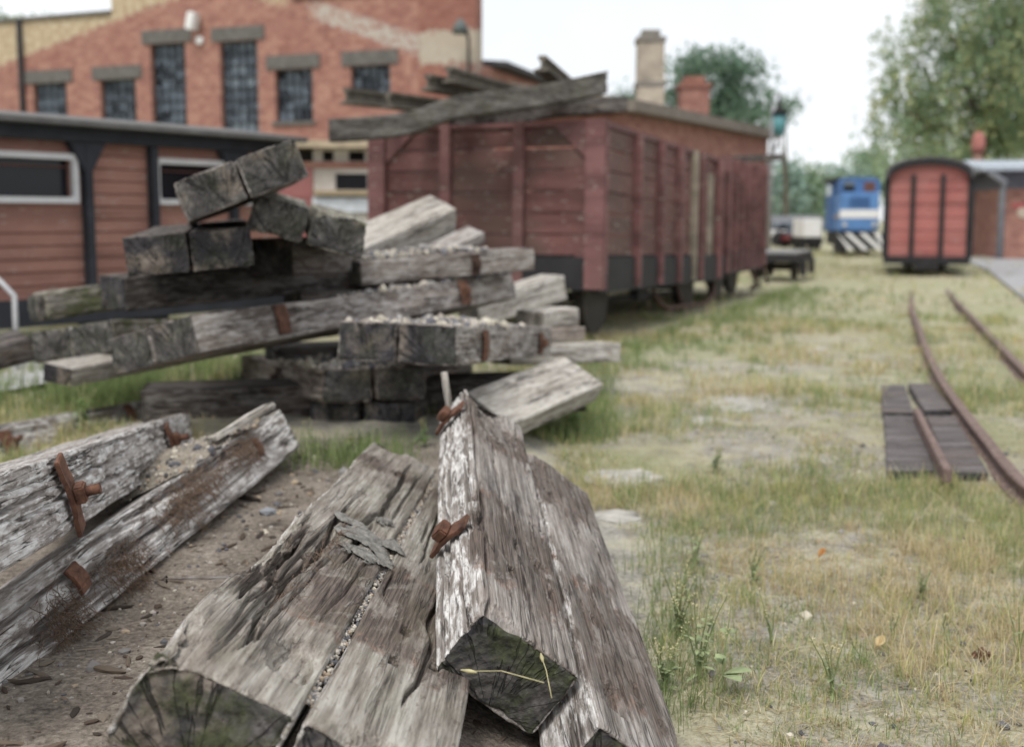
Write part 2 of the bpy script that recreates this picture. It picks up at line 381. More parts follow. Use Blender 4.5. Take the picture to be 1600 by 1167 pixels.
g = b.mix(b.math('MULTIPLY', b.sm(b.math('ADD', b.math('MULTIPLY', n1, .5), b.math('MULTIPLY', n4, .5)), .5, .6), .6), g, green)
far_ = b.sm(p[1], 7., 12.)
g = b.mix(far_, g, b.mix(b.sm(n1, .42, .6), thatch, b.ramp(n3, [(.35, (.22, .235, .12)), (.65, (.41, .4, .27))])))
sand = b.ramp(b.math('ADD', b.math('MULTIPLY', n2, .4), b.math('MULTIPLY', n3, .6)), [(.36, (.075, .062, .052)), (.52, (.23, .195, .16)), (.66, (.4, .35, .3))])
ms = b.math('MULTIPLY', b.sm(b.math('ADD', p[0], b.math('MULTIPLY', n2, .5)), .55, .25), b.math('MULTIPLY', b.sm(p[1], 5.3, 4.6), b.sm(p[0], -2.4, -1.6)))
g = b.mix(ms, g, sand)
b.col(g); b.bump(b.math('ADD', n2, b.math('MULTIPLY', n3, .6)), .8, .03)
tag(mesh_obj('ground', np_mesh('ground', GV, GF), b.m), kind='structure')
def gz1(x, y): return float(gz(np.array([x]), np.array([y]))[0])

# paved yard at right, pale concrete strip at left behind the heap
b = NB('grey_asphalt', .9); o = b.obj(False); b.col(b.ramp(b.noise(o, 3, 6, .7), [(.35, (.24, .24, .25)), (.65, (.36, .36, .37))]))
rd = [gnd(1500, 404), gnd(1545, 425), gnd(1610, 478), Vector((16, 12, 0)), Vector((40, 14, 0)), Vector((45, 34, 0)), gnd(1600, 399)]
mb = MB(); mb.poly([(q.x, q.y, .03) for q in rd]); tag(mb.build('road', b.m), kind='structure')
CONC = simple('pale_concrete', (.44, .44, .45), .9, 0, .2, 4, .3)
mb = MB(); q = [gnd(-40, 572), gnd(84, 567), gnd(92, 602), gnd(-40, 628)]
mb.poly([(v.x, v.y, .035) for v in q]); tag(mb.build('path', CONC), kind='structure')

# ------------------------------------------------------------------ front heap of sleepers
RH = random.Random(3)
def rc(n, half, L, seed, faces='t', dep=.02, wd=.0025):
    r = random.Random(seed); out = []
    for i in range(n):
        x0 = r.uniform(-.1, L * .8); out.append((r.choice(faces), r.uniform(-half * .9, half * .9), x0, x0 + r.uniform(.25, 1.1), dep * r.uniform(.4, 1), wd * r.uniform(.7, 1.5), r.uniform(.006, .02)))
    return out
# (position, yaw, pitch, roll, length)
front = sleeper((.098, 2.165, .156), 93.4, -5.4, 37.8, 1.84, 'bleached sleeper pair leaning like a ridge in front, its near end dark and mossy', [W_FRONT, E_MOSS], hero=2, seed=11,
        T=.18, rad=.02, rough=.006, offs=(0, -.16), lens=(1.84, 1.75),
        plates=((.55, 1, -.005, dict(tilt=R(-28), lng=.15, wid=.05)), (1.6, 1, .005, dict(tilt=R(-25), lng=.15, wid=.05))),
        cracks=([('t', .1, -.1, .9, .03, .003, .012), ('t', .108, .5, 1.7, .03, .0035, .01), ('l', .02, -.1, .45, .03, .003, .012), ('l', .05, .3, 1.2, .03, .003, .01), ('l', -.03, .2, 1.6, .02, .003, .015), ('t', -.01, -.1, .8, .02, .002, .014), ('t', .03, .6, 1.5, .02, .002, .015)] + rc(14, .13, 1.8, 5, 'tl', .016) + rc(16, .085, 1.8, 15, 'l', .02, .0025),
                [('t', .02, -.1, 1.0, .018, .002, .02), ('t', -.06, .3, 1.4, .018, .002, .02)] + rc(12, .13, 1.6, 6, 'tr', .014)),
        slots=([('t', .33, .03, .02, .006, .02), ('t', .52, .0, .03, .006, .03), ('t', .36, -.09, .03, .007, .03), ('t', .48, -.07, .04, .02, .012), ('t', 1.4, .0, .03, .008, .03)],
               [('t', .18, .06, .05, .016, .035), ('t', .3, -.03, .03, .006, .03), ('t', .2, -.08, .025, .006, .03), ('t', .55, .05, .025, .006, .03), ('t', 1.2, .0, .03, .008, .03)]),
        bites=([(0, .09, .1, (.09, .08, .05), .02), (1.84, .05, .09, (.2, .1, .06), .03), (.5, .12, .085, (.08, .03, .03), .02), (1.6, .0, .08, (.25, .12, .04), .02)], [(0, -.13, .09, (.25, .05, .05), .02), (1.5, .1, .09, (.3, .06, .05), .02)]))
flat = sleeper((-.367, 1.655, .3), 88.6, 3.8, 25.4, 2.47, 'flat grey sleeper pair with a long gravel filled joint, beside the ridge shaped pair', [W_FLAT, E_MOSS], hero=2, seed=23, rad=.02,
        cracks=([('t', .03, .1, 1.5, .05, .004, .03), ('t', -.04, .9, 2.4, .05, .0045, .025), ('t', .075, .35, 1.05, .05, .0045, .015), ('t', .1, .5, 1.2, .04, .004, .012)] + rc(10, .12, 2.4, 8, 't', .02),
                [('t', -.02, .2, 1.1, .03, .003, .02)] + rc(8, .12, 2.4, 9, 't', .02)),
        slots=([('t', .78, .035, .024, .007, .04), ('t', .55, .05, .024, .008, .04), ('t', .8, .11, .05, .03, .025), ('t', 2.05, -.02, .022, .007, .04), ('t', .62, .09, .03, .012, .02)], [('t', .62, .03, .02, .007, .03), ('t', .5, -.05, .022, .007, .03), ('t', .43, .03, .022, .007, .03)]),
        bites=([(.8, .14, .09, (.38, .06, .08), .05), (0, .13, .09, (.25, .09, .08), .03), (1.5, .135, .09, (.5, .03, .05), .018), (2.47, .08, .09, (.12, .1, .05), .02), (.22, -.08, .09, (.11, .06, .03), .03)], [(0, 0, .09, (.1, .1, .05), .02)]))
rotten = sleeper((-1.264, 2.162, .15), 83.8, -2.1, -30, 2.37, 'white flaking rotten sleeper with brown fibres hanging on its side', [W_LEFT, E_GREY], pair=False, T=.2, hero=2, seed=37, rad=.025, rough=.011,
        plates=((.572, -1, .014, dict(lng=.075, wid=.06, nut=False, tilt=R(10))), (1.933, -1, .018, dict(lng=.075, wid=.04, nut=False, tilt=R(-10)))),
        cracks=([('r', .0, .5, 1.5, .03, .004, .02), ('r', .05, .9, 2.0, .025, .003, .015), ('r', -.04, -.1, .9, .035, .004, .02), ('r', .03, -.1, .7, .035, .004, .015)] + rc(22, .08, 2.3, 14, 'r', .018, .003),),
        bites=([(.78, -.14, -.02, (.25, .05, .05), .04), (1.5, -.14, .07, (.5, .05, .04), .035), (.45, -.14, -.05, (.12, .05, .04), .04), (1.9, -.14, .05, (.2, .05, .05), .025)],))
upper = sleeper((-1.084, 1.863, .569), 99, 7.4, -11.4, 3.23, 'white cracked sleeper carrying a big rusty strap with square nut, above the rotten one', [W_LEFT, E_GREY], pair=False, T=.2, hero=2, seed=41, rad=.02, rough=.008,
        plates=((.75, -1, -.01, dict(lng=.2, wid=.065, tilt=R(20), bolt=.035)), (2.42, -1, .01, dict(lng=.13, wid=.06, tilt=R(15), bolt=.035))),
        cracks=([('r', .02, .7, 1.5, .03, .003, .02), ('r', -.02, 1.1, 2.0, .02, .003, .02)] + rc(22, .085, 2.9, 16, 'r', .016, .0025),),
        bites=([(1.4, -.14, .0, (.18, .05, .05), .02), (2.98, 0, .09, (.25, .16, .08), .05), (2.0, -.14, -.08, (.5, .05, .04), .025)],))
hind = sleeper((-2.738, 3.748, .17), 74.8, 3.6, -29.9, 2.44, 'grey furrowed sleeper hindmost of the three at the left', [W_LEFT, E_GREY], pair=False, hero=1, seed=43, rough=.01,
        plates=((2.25, -1, .02, dict(lng=.1, wid=.06, nut=False)), (1.29, -1, -.03, dict(lng=.14, wid=.08, bolt=.04))), cracks=(rc(14, .085, 2.4, 17, 'r', .02, .004),))

# hanging root fibres on the rotten sleeper
FIB = simple('dry_root_fibre', (.17, .115, .08), .95, 0, .5, 60, 0)
def fibre_mesh(name, spots, n, seed):
    r = random.Random(seed); mb = MB()
    for i in range(n):
        sx, sy, sz, wx, wz = r.choice(spots); p = Vector((sx + r.gauss(0, wx), sy, sz + r.gauss(0, wz))); d = Vector((r.uniform(-1, 1), r.uniform(-.5, .1), r.uniform(-1.1, .5))).normalized()
        pts = [p.copy()]; st = r.uniform(.008, .02)
        for j in range(5):
            d = (d + Vector((r.gauss(0, .35), r.gauss(0, .25), r.gauss(-.12, .3)))).normalized(); p = p + d * st
            p.y = min(p.y, sy + .006); pts.append(p.copy())
        mb.tube(pts, [.0008, .0009, .0008, .0007, .0006, .0003], 3, cap=False)
    return mb
fibre_mesh('root_fibres', [(.78, -.142, -.03, .07, .03), (.45, -.142, -.04, .05, .03), (1.45, -.14, .035, .16, .022), (1.25, -.14, .02, .1, .03), (1.85, -.14, .04, .08, .025)], 1100, 5).build('root_fibres', FIB, rotten)['kind'] = 'stuff'
fibre_mesh('splinters', [(.72, .155, .075, .1, .012), (.55, .15, .07, .05, .012), (1.0, .14, .088, .1, .006)], 160, 9).build('splinters', FIB, flat)['kind'] = 'stuff'

# loose bits lying on and about the front heap
def chunk(name, P, dims, rot, mats, label, cat, seed, rough=.012):
    me = beam_mesh(name, dims[0], dims[1] / 2, dims[2], seed, 24, 10, 8, rad=min(dims[1:]) * .3, rough=rough, endrough=.015)
    return tag(mesh_obj(name, me, mats, None, P, tuple(R(a) for a in rot)), label, cat)
chunk('broken_board', at(325, 690, 3.9), (.34, .085, .05), (-20, -14, 60), [W_PALE, E_PALE], 'short pale broken board end sticking up between the left sleepers', 'board', 3)
chunk('wood_splinter', at(703, 645, 4.05), (.16, .035, .03), (0, -72, 120), [W_PALE, E_PALE], 'upright weathered splinter at the far end of the ridge shaped pair', 'splinter', 4, .006)
chunk('wooden_stick', at(250, 905, 2.75), (.3, .016, .012), (0, 2, 12), [W_PILE, E_GREY], 'thin grey stick lying on the sand between the rotten sleeper and flat pair', 'stick', 6, .003)
BARK = simple('lichen_crust', (.25, .24, .22), .95, 0, .5, 45, 1.0)
def crust(P, rot, sx, sy, seed):
    r = np.random.RandomState(seed); n = 60; g = np.linspace(-1, 1, n); X, Y = np.meshgrid(g, g)
    pts = np.stack([X * 2.2, Y * 2.2, X * 0 + seed], -1).reshape(-1, 3)
    m = (fbm(pts, seed, 4).reshape(n, n) - .5) * 2.2 + .55 - np.sqrt(X ** 2 + Y ** 2)
    Z = .0075 * sstep(0, .1, m) * (.1 + 1.1 * fbm(pts * 6, seed + 1, 4).reshape(n, n)) - .003
    idx = np.arange(n * n).reshape(n, n); F = np.stack([idx[:-1, :-1], idx[:-1, 1:], idx[1:, 1:], idx[1:, :-1]], -1).reshape(-1, 4)
    mm = m.ravel(); F = F[(mm[F] > -.02).any(1)]
    return np_mesh('bark_flake', np.stack([X * sx, Y * sy, Z], -1).reshape(-1, 3), F)
mesh_obj('lichen_crust', crust(None, None, .15, .1, 4), BARK, flat, (1.12, .07, .093), (0, 0, R(30)))
mesh_obj('lichen_crust', crust(None, None, .07, .05, 6), BARK, flat, (.97, .055, .093), (0, 0, R(70)))
mesh_obj('lichen_crust', crust(None, None, .04, .03, 8), BARK, flat, (1.35, .06, .093))

# gravel: pebbles in the joint of the flat pair, on the sand and on the heaps
GRAV = NB('gravel_mixed', .9); o = GRAV.obj(); at_ = GRAV.new('ShaderNodeAttribute', attribute_name='tint').outputs['Color']
GRAV.col(at_); GRAV.bump(GRAV.noise(o, 90, 3), .4, .004); GRAV = GRAV.m
_ico = bmesh.new(); bmesh.ops.create_icosphere(_ico, subdivisions=1, radius=1)
ICV = np.array([v.co[:] for v in _ico.verts]); ICF = np.array([[v.index for v in f.verts] for f in _ico.faces])
def tint_attr(me, cols):
    a = me.attributes.new('tint', 'FLOAT_COLOR', 'POINT'); a.data.foreach_set('color', np.c_[cols, np.ones(len(cols))].astype(np.float32).ravel())
def pebbles(name, pts, sizes, seed, pal=((.2, .19, .185), (.36, .33, .3), (.48, .44, .37), (.1, .1, .11), (.33, .26, .19))):
    r = np.random.RandomState(seed); n = len(pts); pts = np.asarray(pts)
    nv = len(ICV); sc_ = np.asarray(sizes)[:, None] * r.uniform(.55, 1.25, (n, 3)); jit = r.uniform(.75, 1.2, (n, nv, 1))
    V = (ICV[None] * jit * sc_[:, None, :]); a = r.uniform(0, 6.28, n); ca, sa = np.cos(a)[:, None], np.sin(a)[:, None]
    V = np.stack([V[..., 0] * ca - V[..., 1] * sa, V[..., 0] * sa + V[..., 1] * ca, V[..., 2]], -1) + pts[:, None, :]
    F = (ICF[None] + (np.arange(n) * nv)[:, None, None]).reshape(-1, 3)
    me = np_mesh(name, V.reshape(-1, 3), F, False)
    c = np.array(pal)[r.randint(0, len(pal), n)] * r.uniform(.7, 1.25, (n, 1)); tint_attr(me, np.repeat(c, nv, 0)); return me
def on_beam(o, x0, x1, y0, y1, n, seed, T=.18, zup=.0, heap=0.):
    r = np.random.RandomState(seed); M = np.array(Matrix.LocRotScale(o.location, o.rotation_euler, None))
    u = r.uniform(0, 1, n); v = r.uniform(0, 1, n); hz = heap * r.uniform(0, 1, n) * np.sin(np.pi * u) * np.sin(np.pi * v)
    p = np.c_[x0 + (x1 - x0) * u, y0 + (y1 - y0) * v, np.full(n, T / 2 - .006 + zup) + hz, np.ones(n)]
    return (p @ M.T)[:, :3]
rs = np.random.RandomState(2)
jp = on_beam(flat, .1, 2.3, -.008, .008, 900, 1, zup=-.012); PEB = [(jp, rs.uniform(.002, .0065, 900))]
q = np.c_[rs.uniform(-1.3, -.1, 1500), rs.uniform(2.2, 4.7, 1500)]; PEB.append((np.c_[q, gz(q[:, 0], q[:, 1]) + .001], rs.exponential(.0035, 1500) + .0015))
tag(mesh_obj('gravel', pebbles('gravel', np.concatenate([p for p, s in PEB]), np.concatenate([s for p, s in PEB]), 3), GRAV), kind='stuff')
r_ = np.random.RandomState(17); n = 1000; q = np.c_[r_.uniform(-1.35, .05, n), r_.uniform(1.9, 4.9, n)]
mlit = pebbles('wood_litter', np.c_[q, gz(q[:, 0], q[:, 1]) + .002], r_.exponential(.004, n) + .002, 19, ((.07, .05, .038), (.13, .1, .075), (.2, .165, .13), (.05, .038, .03)))
v = np.empty(len(mlit.vertices) * 3, np.float32); mlit.vertices.foreach_get('co', v); v = v.reshape(n, -1, 3); c_ = v.mean(1, keepdims=True); a_ = r_.uniform(0, 6.28, n); ax = np.stack([np.cos(a_), np.sin(a_), a_ * 0], -1)[:, None, :]
v = v + ax * ((v - c_) * ax).sum(-1, keepdims=True) * r_.uniform(.5, 4, (n, 1, 1)); v[..., 2] = c_[..., 2] + (v[..., 2] - c_[..., 2]) * .5; mlit.vertices.foreach_set('co', v.astype(np.float32).ravel()); mlit.update()
tag(mesh_obj('wood_litter', mlit, GRAV), kind='stuff')
# sand and grit caught between the two left sleepers
n = 40; U, Vv = np.meshgrid(np.linspace(0, 1, n), np.linspace(0, 1, n))
Mr = np.array(Matrix.LocRotScale(rotten.location, rotten.rotation_euler, None))
lx = 1.35 + U * .95; ly = -.125 + Vv * .34
lz = .085 + .035 * np.sin(np.pi * U) * np.sin(np.pi * np.clip(Vv * .9 + .1, 0, 1)) + .10 * Vv ** 1.5 * np.sin(np.pi * np.clip(U * .8 + .15, 0, 1)) + (fbm(np.stack([lx * 12, ly * 12, lx * 0], -1).reshape(-1, 3), 8, 4).reshape(n, n) - .5) * .03
hp = np.stack([lx, ly, lz, np.ones_like(lx)], -1).reshape(-1, 4) @ Mr.T
idx = np.arange(n * n).reshape(n, n); hf_ = np.stack([idx[:-1, :-1], idx[:-1, 1:], idx[1:, 1:], idx[1:, :-1]], -1).reshape(-1, 4)
b = NB('grit_sand', .95); o = b.obj(False); f = b.math('ADD', b.math('MULTIPLY', b.noise(o, 18, 5, .7), .5), b.math('MULTIPLY', b.noise(o, 140, 4, .7), .5))
b.col(b.ramp(f, [(.36, (.1, .085, .07)), (.52, (.3, .265, .215)), (.66, (.5, .45, .38))])); b.bump(f, .9, .02); SAND = b.m
tag(mesh_obj('sand', np_mesh('sand', hp[:, :3], hf_), SAND), kind='stuff')
pi_ = rs.randint(0, n * n, 1100); hpt = hp[pi_, :3] + rs.uniform(-.012, .012, (1100, 3)) * np.array([1, 1, .2])
tag(mesh_obj('gravel', pebbles('gravel', hpt, rs.exponential(.003, 1100) + .0015, 8), GRAV), kind='stuff')
for (px, py, Y, s, lab) in ((690, 0, 0, 0, ''),): pass
mesh_st = pebbles('slate_stone', [(0, 0, 0)], [.04], 21, ((.2, .21, .225),))
so_ = mesh_obj('slate_stone', mesh_st, GRAV, None, gnd(418, 800, .2)); so_.scale = (1.4, 1, .45); tag(so_, 'flat bluish grey stone lying on the sand between rotten sleeper and flat pair', 'stone')

# ------------------------------------------------------------------ rear heap of sleepers
GP = 'old sleepers stacked in the heaps'
def S(P, yaw, pit, roll, L, label, mats, **k): return sleeper(P, yaw, pit, roll, L, label, mats, **k)
def S2(A, B, back, roll, label, mats, **k):
    d = (B - A).normalized(); A = A - d * back; L = (B - A).length
    return sleeper(A, math.degrees(math.atan2(d.y, d.x)), math.degrees(-math.asin(d.z)), roll, L, label, mats, **k)
S((-1.114, 4.671, 1.308), 106, 1.0, -21, 2.1, 'topmost sleeper pair of the rear heap, grey and tilted up to the right', [W_PILE, E_GREY], seed=51, rad=.01, hero=1, bites=([(0, .14, .09, (.1, .06, .05), .03)], ()))
S((-.884, 4.892, 1.112), 101, -2, 15, 1.6, 'mossy sleeper pair with gnarled ends, just right of the topmost one', [W_MOSS, E_GREY], seed=53, rad=.022, rough=.014, hero=1, bites=([(0, .14, .09, (.12, .08, .07), .05), (0, 0, -.09, (.1, .05, .08), .03)], [(0, .1, .09, (.15, .1, .06), .05), (0, -.14, .09, (.1, .06, .1), .05)]))
S((-1.368, 4.761, 1.005), 103.9, -.8, -5.2, 2.2, 'dark sleeper pair showing two square ends, right under the topmost one', [W_DARK, E_DARK], seed=55, rad=.009, hero=1)
crs = S((-2.011, 5.606, .774), 46.2, -1.9, 1, 2.0, 'dark sleeper crossing under the square ended pair', [W_DARK, E_DARK], pair=False, seed=57, hero=1)
lng_ = S((-1.578, 4.852, .592), 62.7, -.9, -14.6, 3.0, 'longest sleeper pair of the rear heap, running right with two rusty plates on its side', [W_PILE, E_GREY], seed=59, hero=1, rough=.009, plates=((.576, -1, .005, dict(lng=.14, wid=.085, nut=False)), (2.3, -1, .005, dict(lng=.15, wid=.1, nut=True))))
S((-2.337, 5.902, .495), 71.8, 3.7, -8.7, 2.4, 'mossy green grey sleeper pair at the left edge of the rear heap', [W_MOSS, E_GREY], seed=61, hero=1)
S2(at(50, 482, 6.0), at(230, 455, 6.5), 0, -8, 'rounded sleeper with white lichen, upper left of the rear heap', [W_MOSS, E_GREY], pair=False, seed=63, rad=.06, rough=.02, hero=1, half=.11, T=.19)
S2(at(-170, 590, 5.2), at(44, 538, 5.6), 0, 8, 'dark sleeper stub cut by the left edge of the picture, in the rear heap', [W_DARK, E_DARK], pair=False, seed=65, half=.12, T=.13)
S2(at(86, 586, 5.5), at(300, 546, 6.4), 0, 6, 'small pale sleeper end low at the left under the mossy pair', [W_PALE, E_DARK], pair=False, seed=67, half=.1, T=.11)
fr = S((-.49, 4.709, .623), 77.5, 5.5, 1.2, 2.2, 'sleeper pair with blue black ends at the front of the rear heap, gritty on top', [W_PILE, E_DARK], seed=69, hero=1, rad=.012, plates=((.468, -1, -.004, dict(lng=.14, wid=.07, nut=False)), (1.82, -1, -.01, dict(lng=.12, wid=.08, nut=True))))
lo = S((-.655, 5.314, .354), 113, 4.8, 1.5, 2.3, 'sleeper pair with splintered left side, second lowest at the front of the rear heap', [W_BRN, E_GREY], seed=71, hero=1, rad=.025, rough=.01, plates=((.99, 1, -.01, dict(lng=.13, wid=.07, nut=True, mat=RUSTD)),), bites=([(.2, .14, .05, (.4, .06, .07), .03)], ()))

S((-1.25, 6.3, .62), 30, 0, 0, .75, 'dark filler sleeper added in the heart of the rear heap under the crossing one', [W_DARK, E_DARK], pair=False, seed=98, T=.24, half=.16)  # added filler that keeps the inside of the heap dark
S((-1.25, 5.75, .95), 60, 0, 0, .5, 'dark filler sleeper added behind the mossy gnarled pair on the crossing one', [W_DARK, E_DARK], pair=False, seed=99, T=.2, half=.16)  # added dark filler standing in for the shadow between the sleepers
gr = S2(at(545, 426, 6.5), at(818, 404, 7.2), 0, 0, 'gritty grey sleeper behind the longest pair, its square right end before the wagon', [W_PILE, E_GREY], pair=False, seed=100, hero=1, T=.15, plates=((.78, -1, 0, dict(lng=.12, wid=.06, mat=RUSTD)),))
S2(at(418, 570, 6.6), at(650, 560, 6.95), 0, 0, 'dark sleeper added to darken the gap behind the splintered pair', [W_DARK, E_DARK], pair=False, seed=96, T=.24, half=.16)  # added behind the gap so that it reads as black shadow
S(at(222, 632, 5.6), 12, 0, 0, 2.3, 'near black sleeper on the ground under the longest pair', [W_DARK, E_DARK], pair=False, seed=73, half=.16, T=.2)
S(at(565, 655, 5.35), 84, 1, 0, 2.0, 'lowest dark sleeper pair lying on the ground under the front of the rear heap', [W_DARK, E_DARK], seed=75)
S2(at(762, 650, 5.2), at(906, 590, 5.95), .05, 30, 'broad pale grey slab slanting down to the grass at the right of the rear heap', [W_PALE, E_GREY], pair=False, seed=77, half=.145, T=.13, hero=1, bites=([(2.0, -.1, .09, (.3, .12, .06), .03)],))
S2(at(560, 392, 6.9), at(694, 334, 7.4), .5, 22, 'pale beam poking up right behind the rear heap, the larger of two raised ends', [W_PALE, E_PALE], pair=False, seed=79, half=.13, rad=.012, T=.2)
S2(at(640, 415, 6.9), at(746, 366, 7.3), .4, 18, 'narrow whitish flaking board end poking up beside the larger pale raised beam', [W_LEFT, E_PALE], pair=False, seed=81, half=.085, T=.1, rough=.01)
S2(at(730, 490, 8.1), at(868, 447, 8.6), 0, .6, 'pale brown sleeper under the right end of the longest pair', [W_PALE, E_GREY], pair=False, seed=83, hero=1, T=.2)
S2(at(780, 553, 7.0), at(955, 549, 7.4), 0, -3, 'low sleeper in the grass at the far right foot of the rear heap', [W_PALE, E_GREY], pair=False, seed=85, half=.14, T=.14)
S2(at(826, 500, 7.2), at(885, 493, 7.5), 0, 0, 'pale sleeper end on top of the reddish brown one, right edge of the heap', [W_PALE, E_PALE], pair=False, seed=87, half=.12, T=.13)
S2(at(826, 523, 7.2), at(896, 519, 7.5), 0, 0, 'reddish brown sleeper end resting on the low one in the grass', [W_BRN, E_DARK], pair=False, seed=89, half=.12, T=.1)
# grit on the rear heap
rg = []
for (ob, a) in ((fr, (.05, 1.6, -.25, .25)), (lng_, (1.2, 2.9, -.25, .1)), (gr, (.02, .9, -.13, .13)), (lo, (.05, 1.2, -.2, .26))):
    rg.append(on_beam(ob, *a, 620, len(rg) + 5, heap=.035))
rg = np.concatenate(rg)
tag(mesh_obj('gravel', pebbles('gravel', rg, np.random.RandomState(4).exponential(.006, len(rg)) + .003, 12, ((.3, .29, .28), (.42, .38, .33), (.5, .46, .38), (.14, .14, .16))), GRAV), kind='stuff')

# ------------------------------------------------------------------ goods wagons
def planks(name, c, dirt, var=.3, dirty=.5):
    b = NB(name, .75); o = b.obj(); p = b.xyz(b.raw)
    n = b.noise(b.sc(o, (2, 2, 12)), 1, 6, .7); n2 = b.noise(o, 1.1, 4, .6); n3 = b.noise(b.sc(o, (9, 9, 40)), 1, 4, .65)
    f = b.ramp(n, [(.3, tuple(x * (1 - var) for x in c)), (.7, tuple(x * (1 + var) for x in c))])
    n4 = b.noise(b.sc(o, (.25, .25, 4.2)), 1, 2, .5); f = b.mix(b.math('MULTIPLY', b.sm(n4, .4, .62), .35), f, tuple(min(1, x * 1.9 + .01) for x in c)); f = b.mix(b.math('MULTIPLY', b.sm(n4, .5, .36), .35), f, tuple(x * .45 for x in c))
    f = b.mix(b.math('MULTIPLY', b.sm(n2, .42, .62), dirty), f, dirt)
    f = b.mix(b.math('MULTIPLY', b.sm(n3, .61, .67), .6), f, (.4, .37, .33))
    b.col(f); b.bump(n, .5, .01); return b.m
MAROON = planks('maroon_boards', (.115, .051, .047), (.085, .068, .054)); MAROON_IRON = planks('maroon_iron', (.15, .07, .069), (.125, .07, .064))
BLACK_IRON = simple('dark_grey_iron', (.021, .02, .022), .7, 0, .35, 5); TYRE = simple('dark_wheel_steel', (.04, .034, .03), .6, .3, .4, 8)
PALE_WOOD = planks('pale_weathered_post', (.22, .19, .15), (.12, .1, .07))
WAGON_FLOOR = simple('shadowy_wagon_floor', (.06, .05, .042), .95, 0, .4, 6)  # dark brown tone for the wagon floor
def wheelset(parent, x, yc, r, gauge=.68):
    for sy in (-1, 1):
        mb = MB(); mb.tube([(0, -.04, 0), (0, .04, 0)], r, 28); mb.tube([(0, sy * .03, 0), (0, sy * .05, 0)], r + .03, 28)
        wl = mb.build('wheel', TYRE, parent, (x, yc + sy * gauge / 2, r + .06))
    mb = MB(); mb.tube([(0, -gauge / 2, 0), (0, gauge / 2, 0)], .05, 10); mb.build('axle', TYRE, parent, (x, yc, r + .06))
def board_wall(mb, x0, x1, y0, y1, z0, z1, n, axis, r, m=0):
    h = (z1 - z0) / n
    for i in range(n):
        j = r.uniform(-.004, .004)
        a, b_ = z0 + i * h + .009, z0 + (i + 1) * h - .009
        if axis == 'x': mb.box(x0, x1, y0 + j, y1, a, b_, m)
        else: mb.box(x0 + j, x1, y0, y1, a, b_, m)
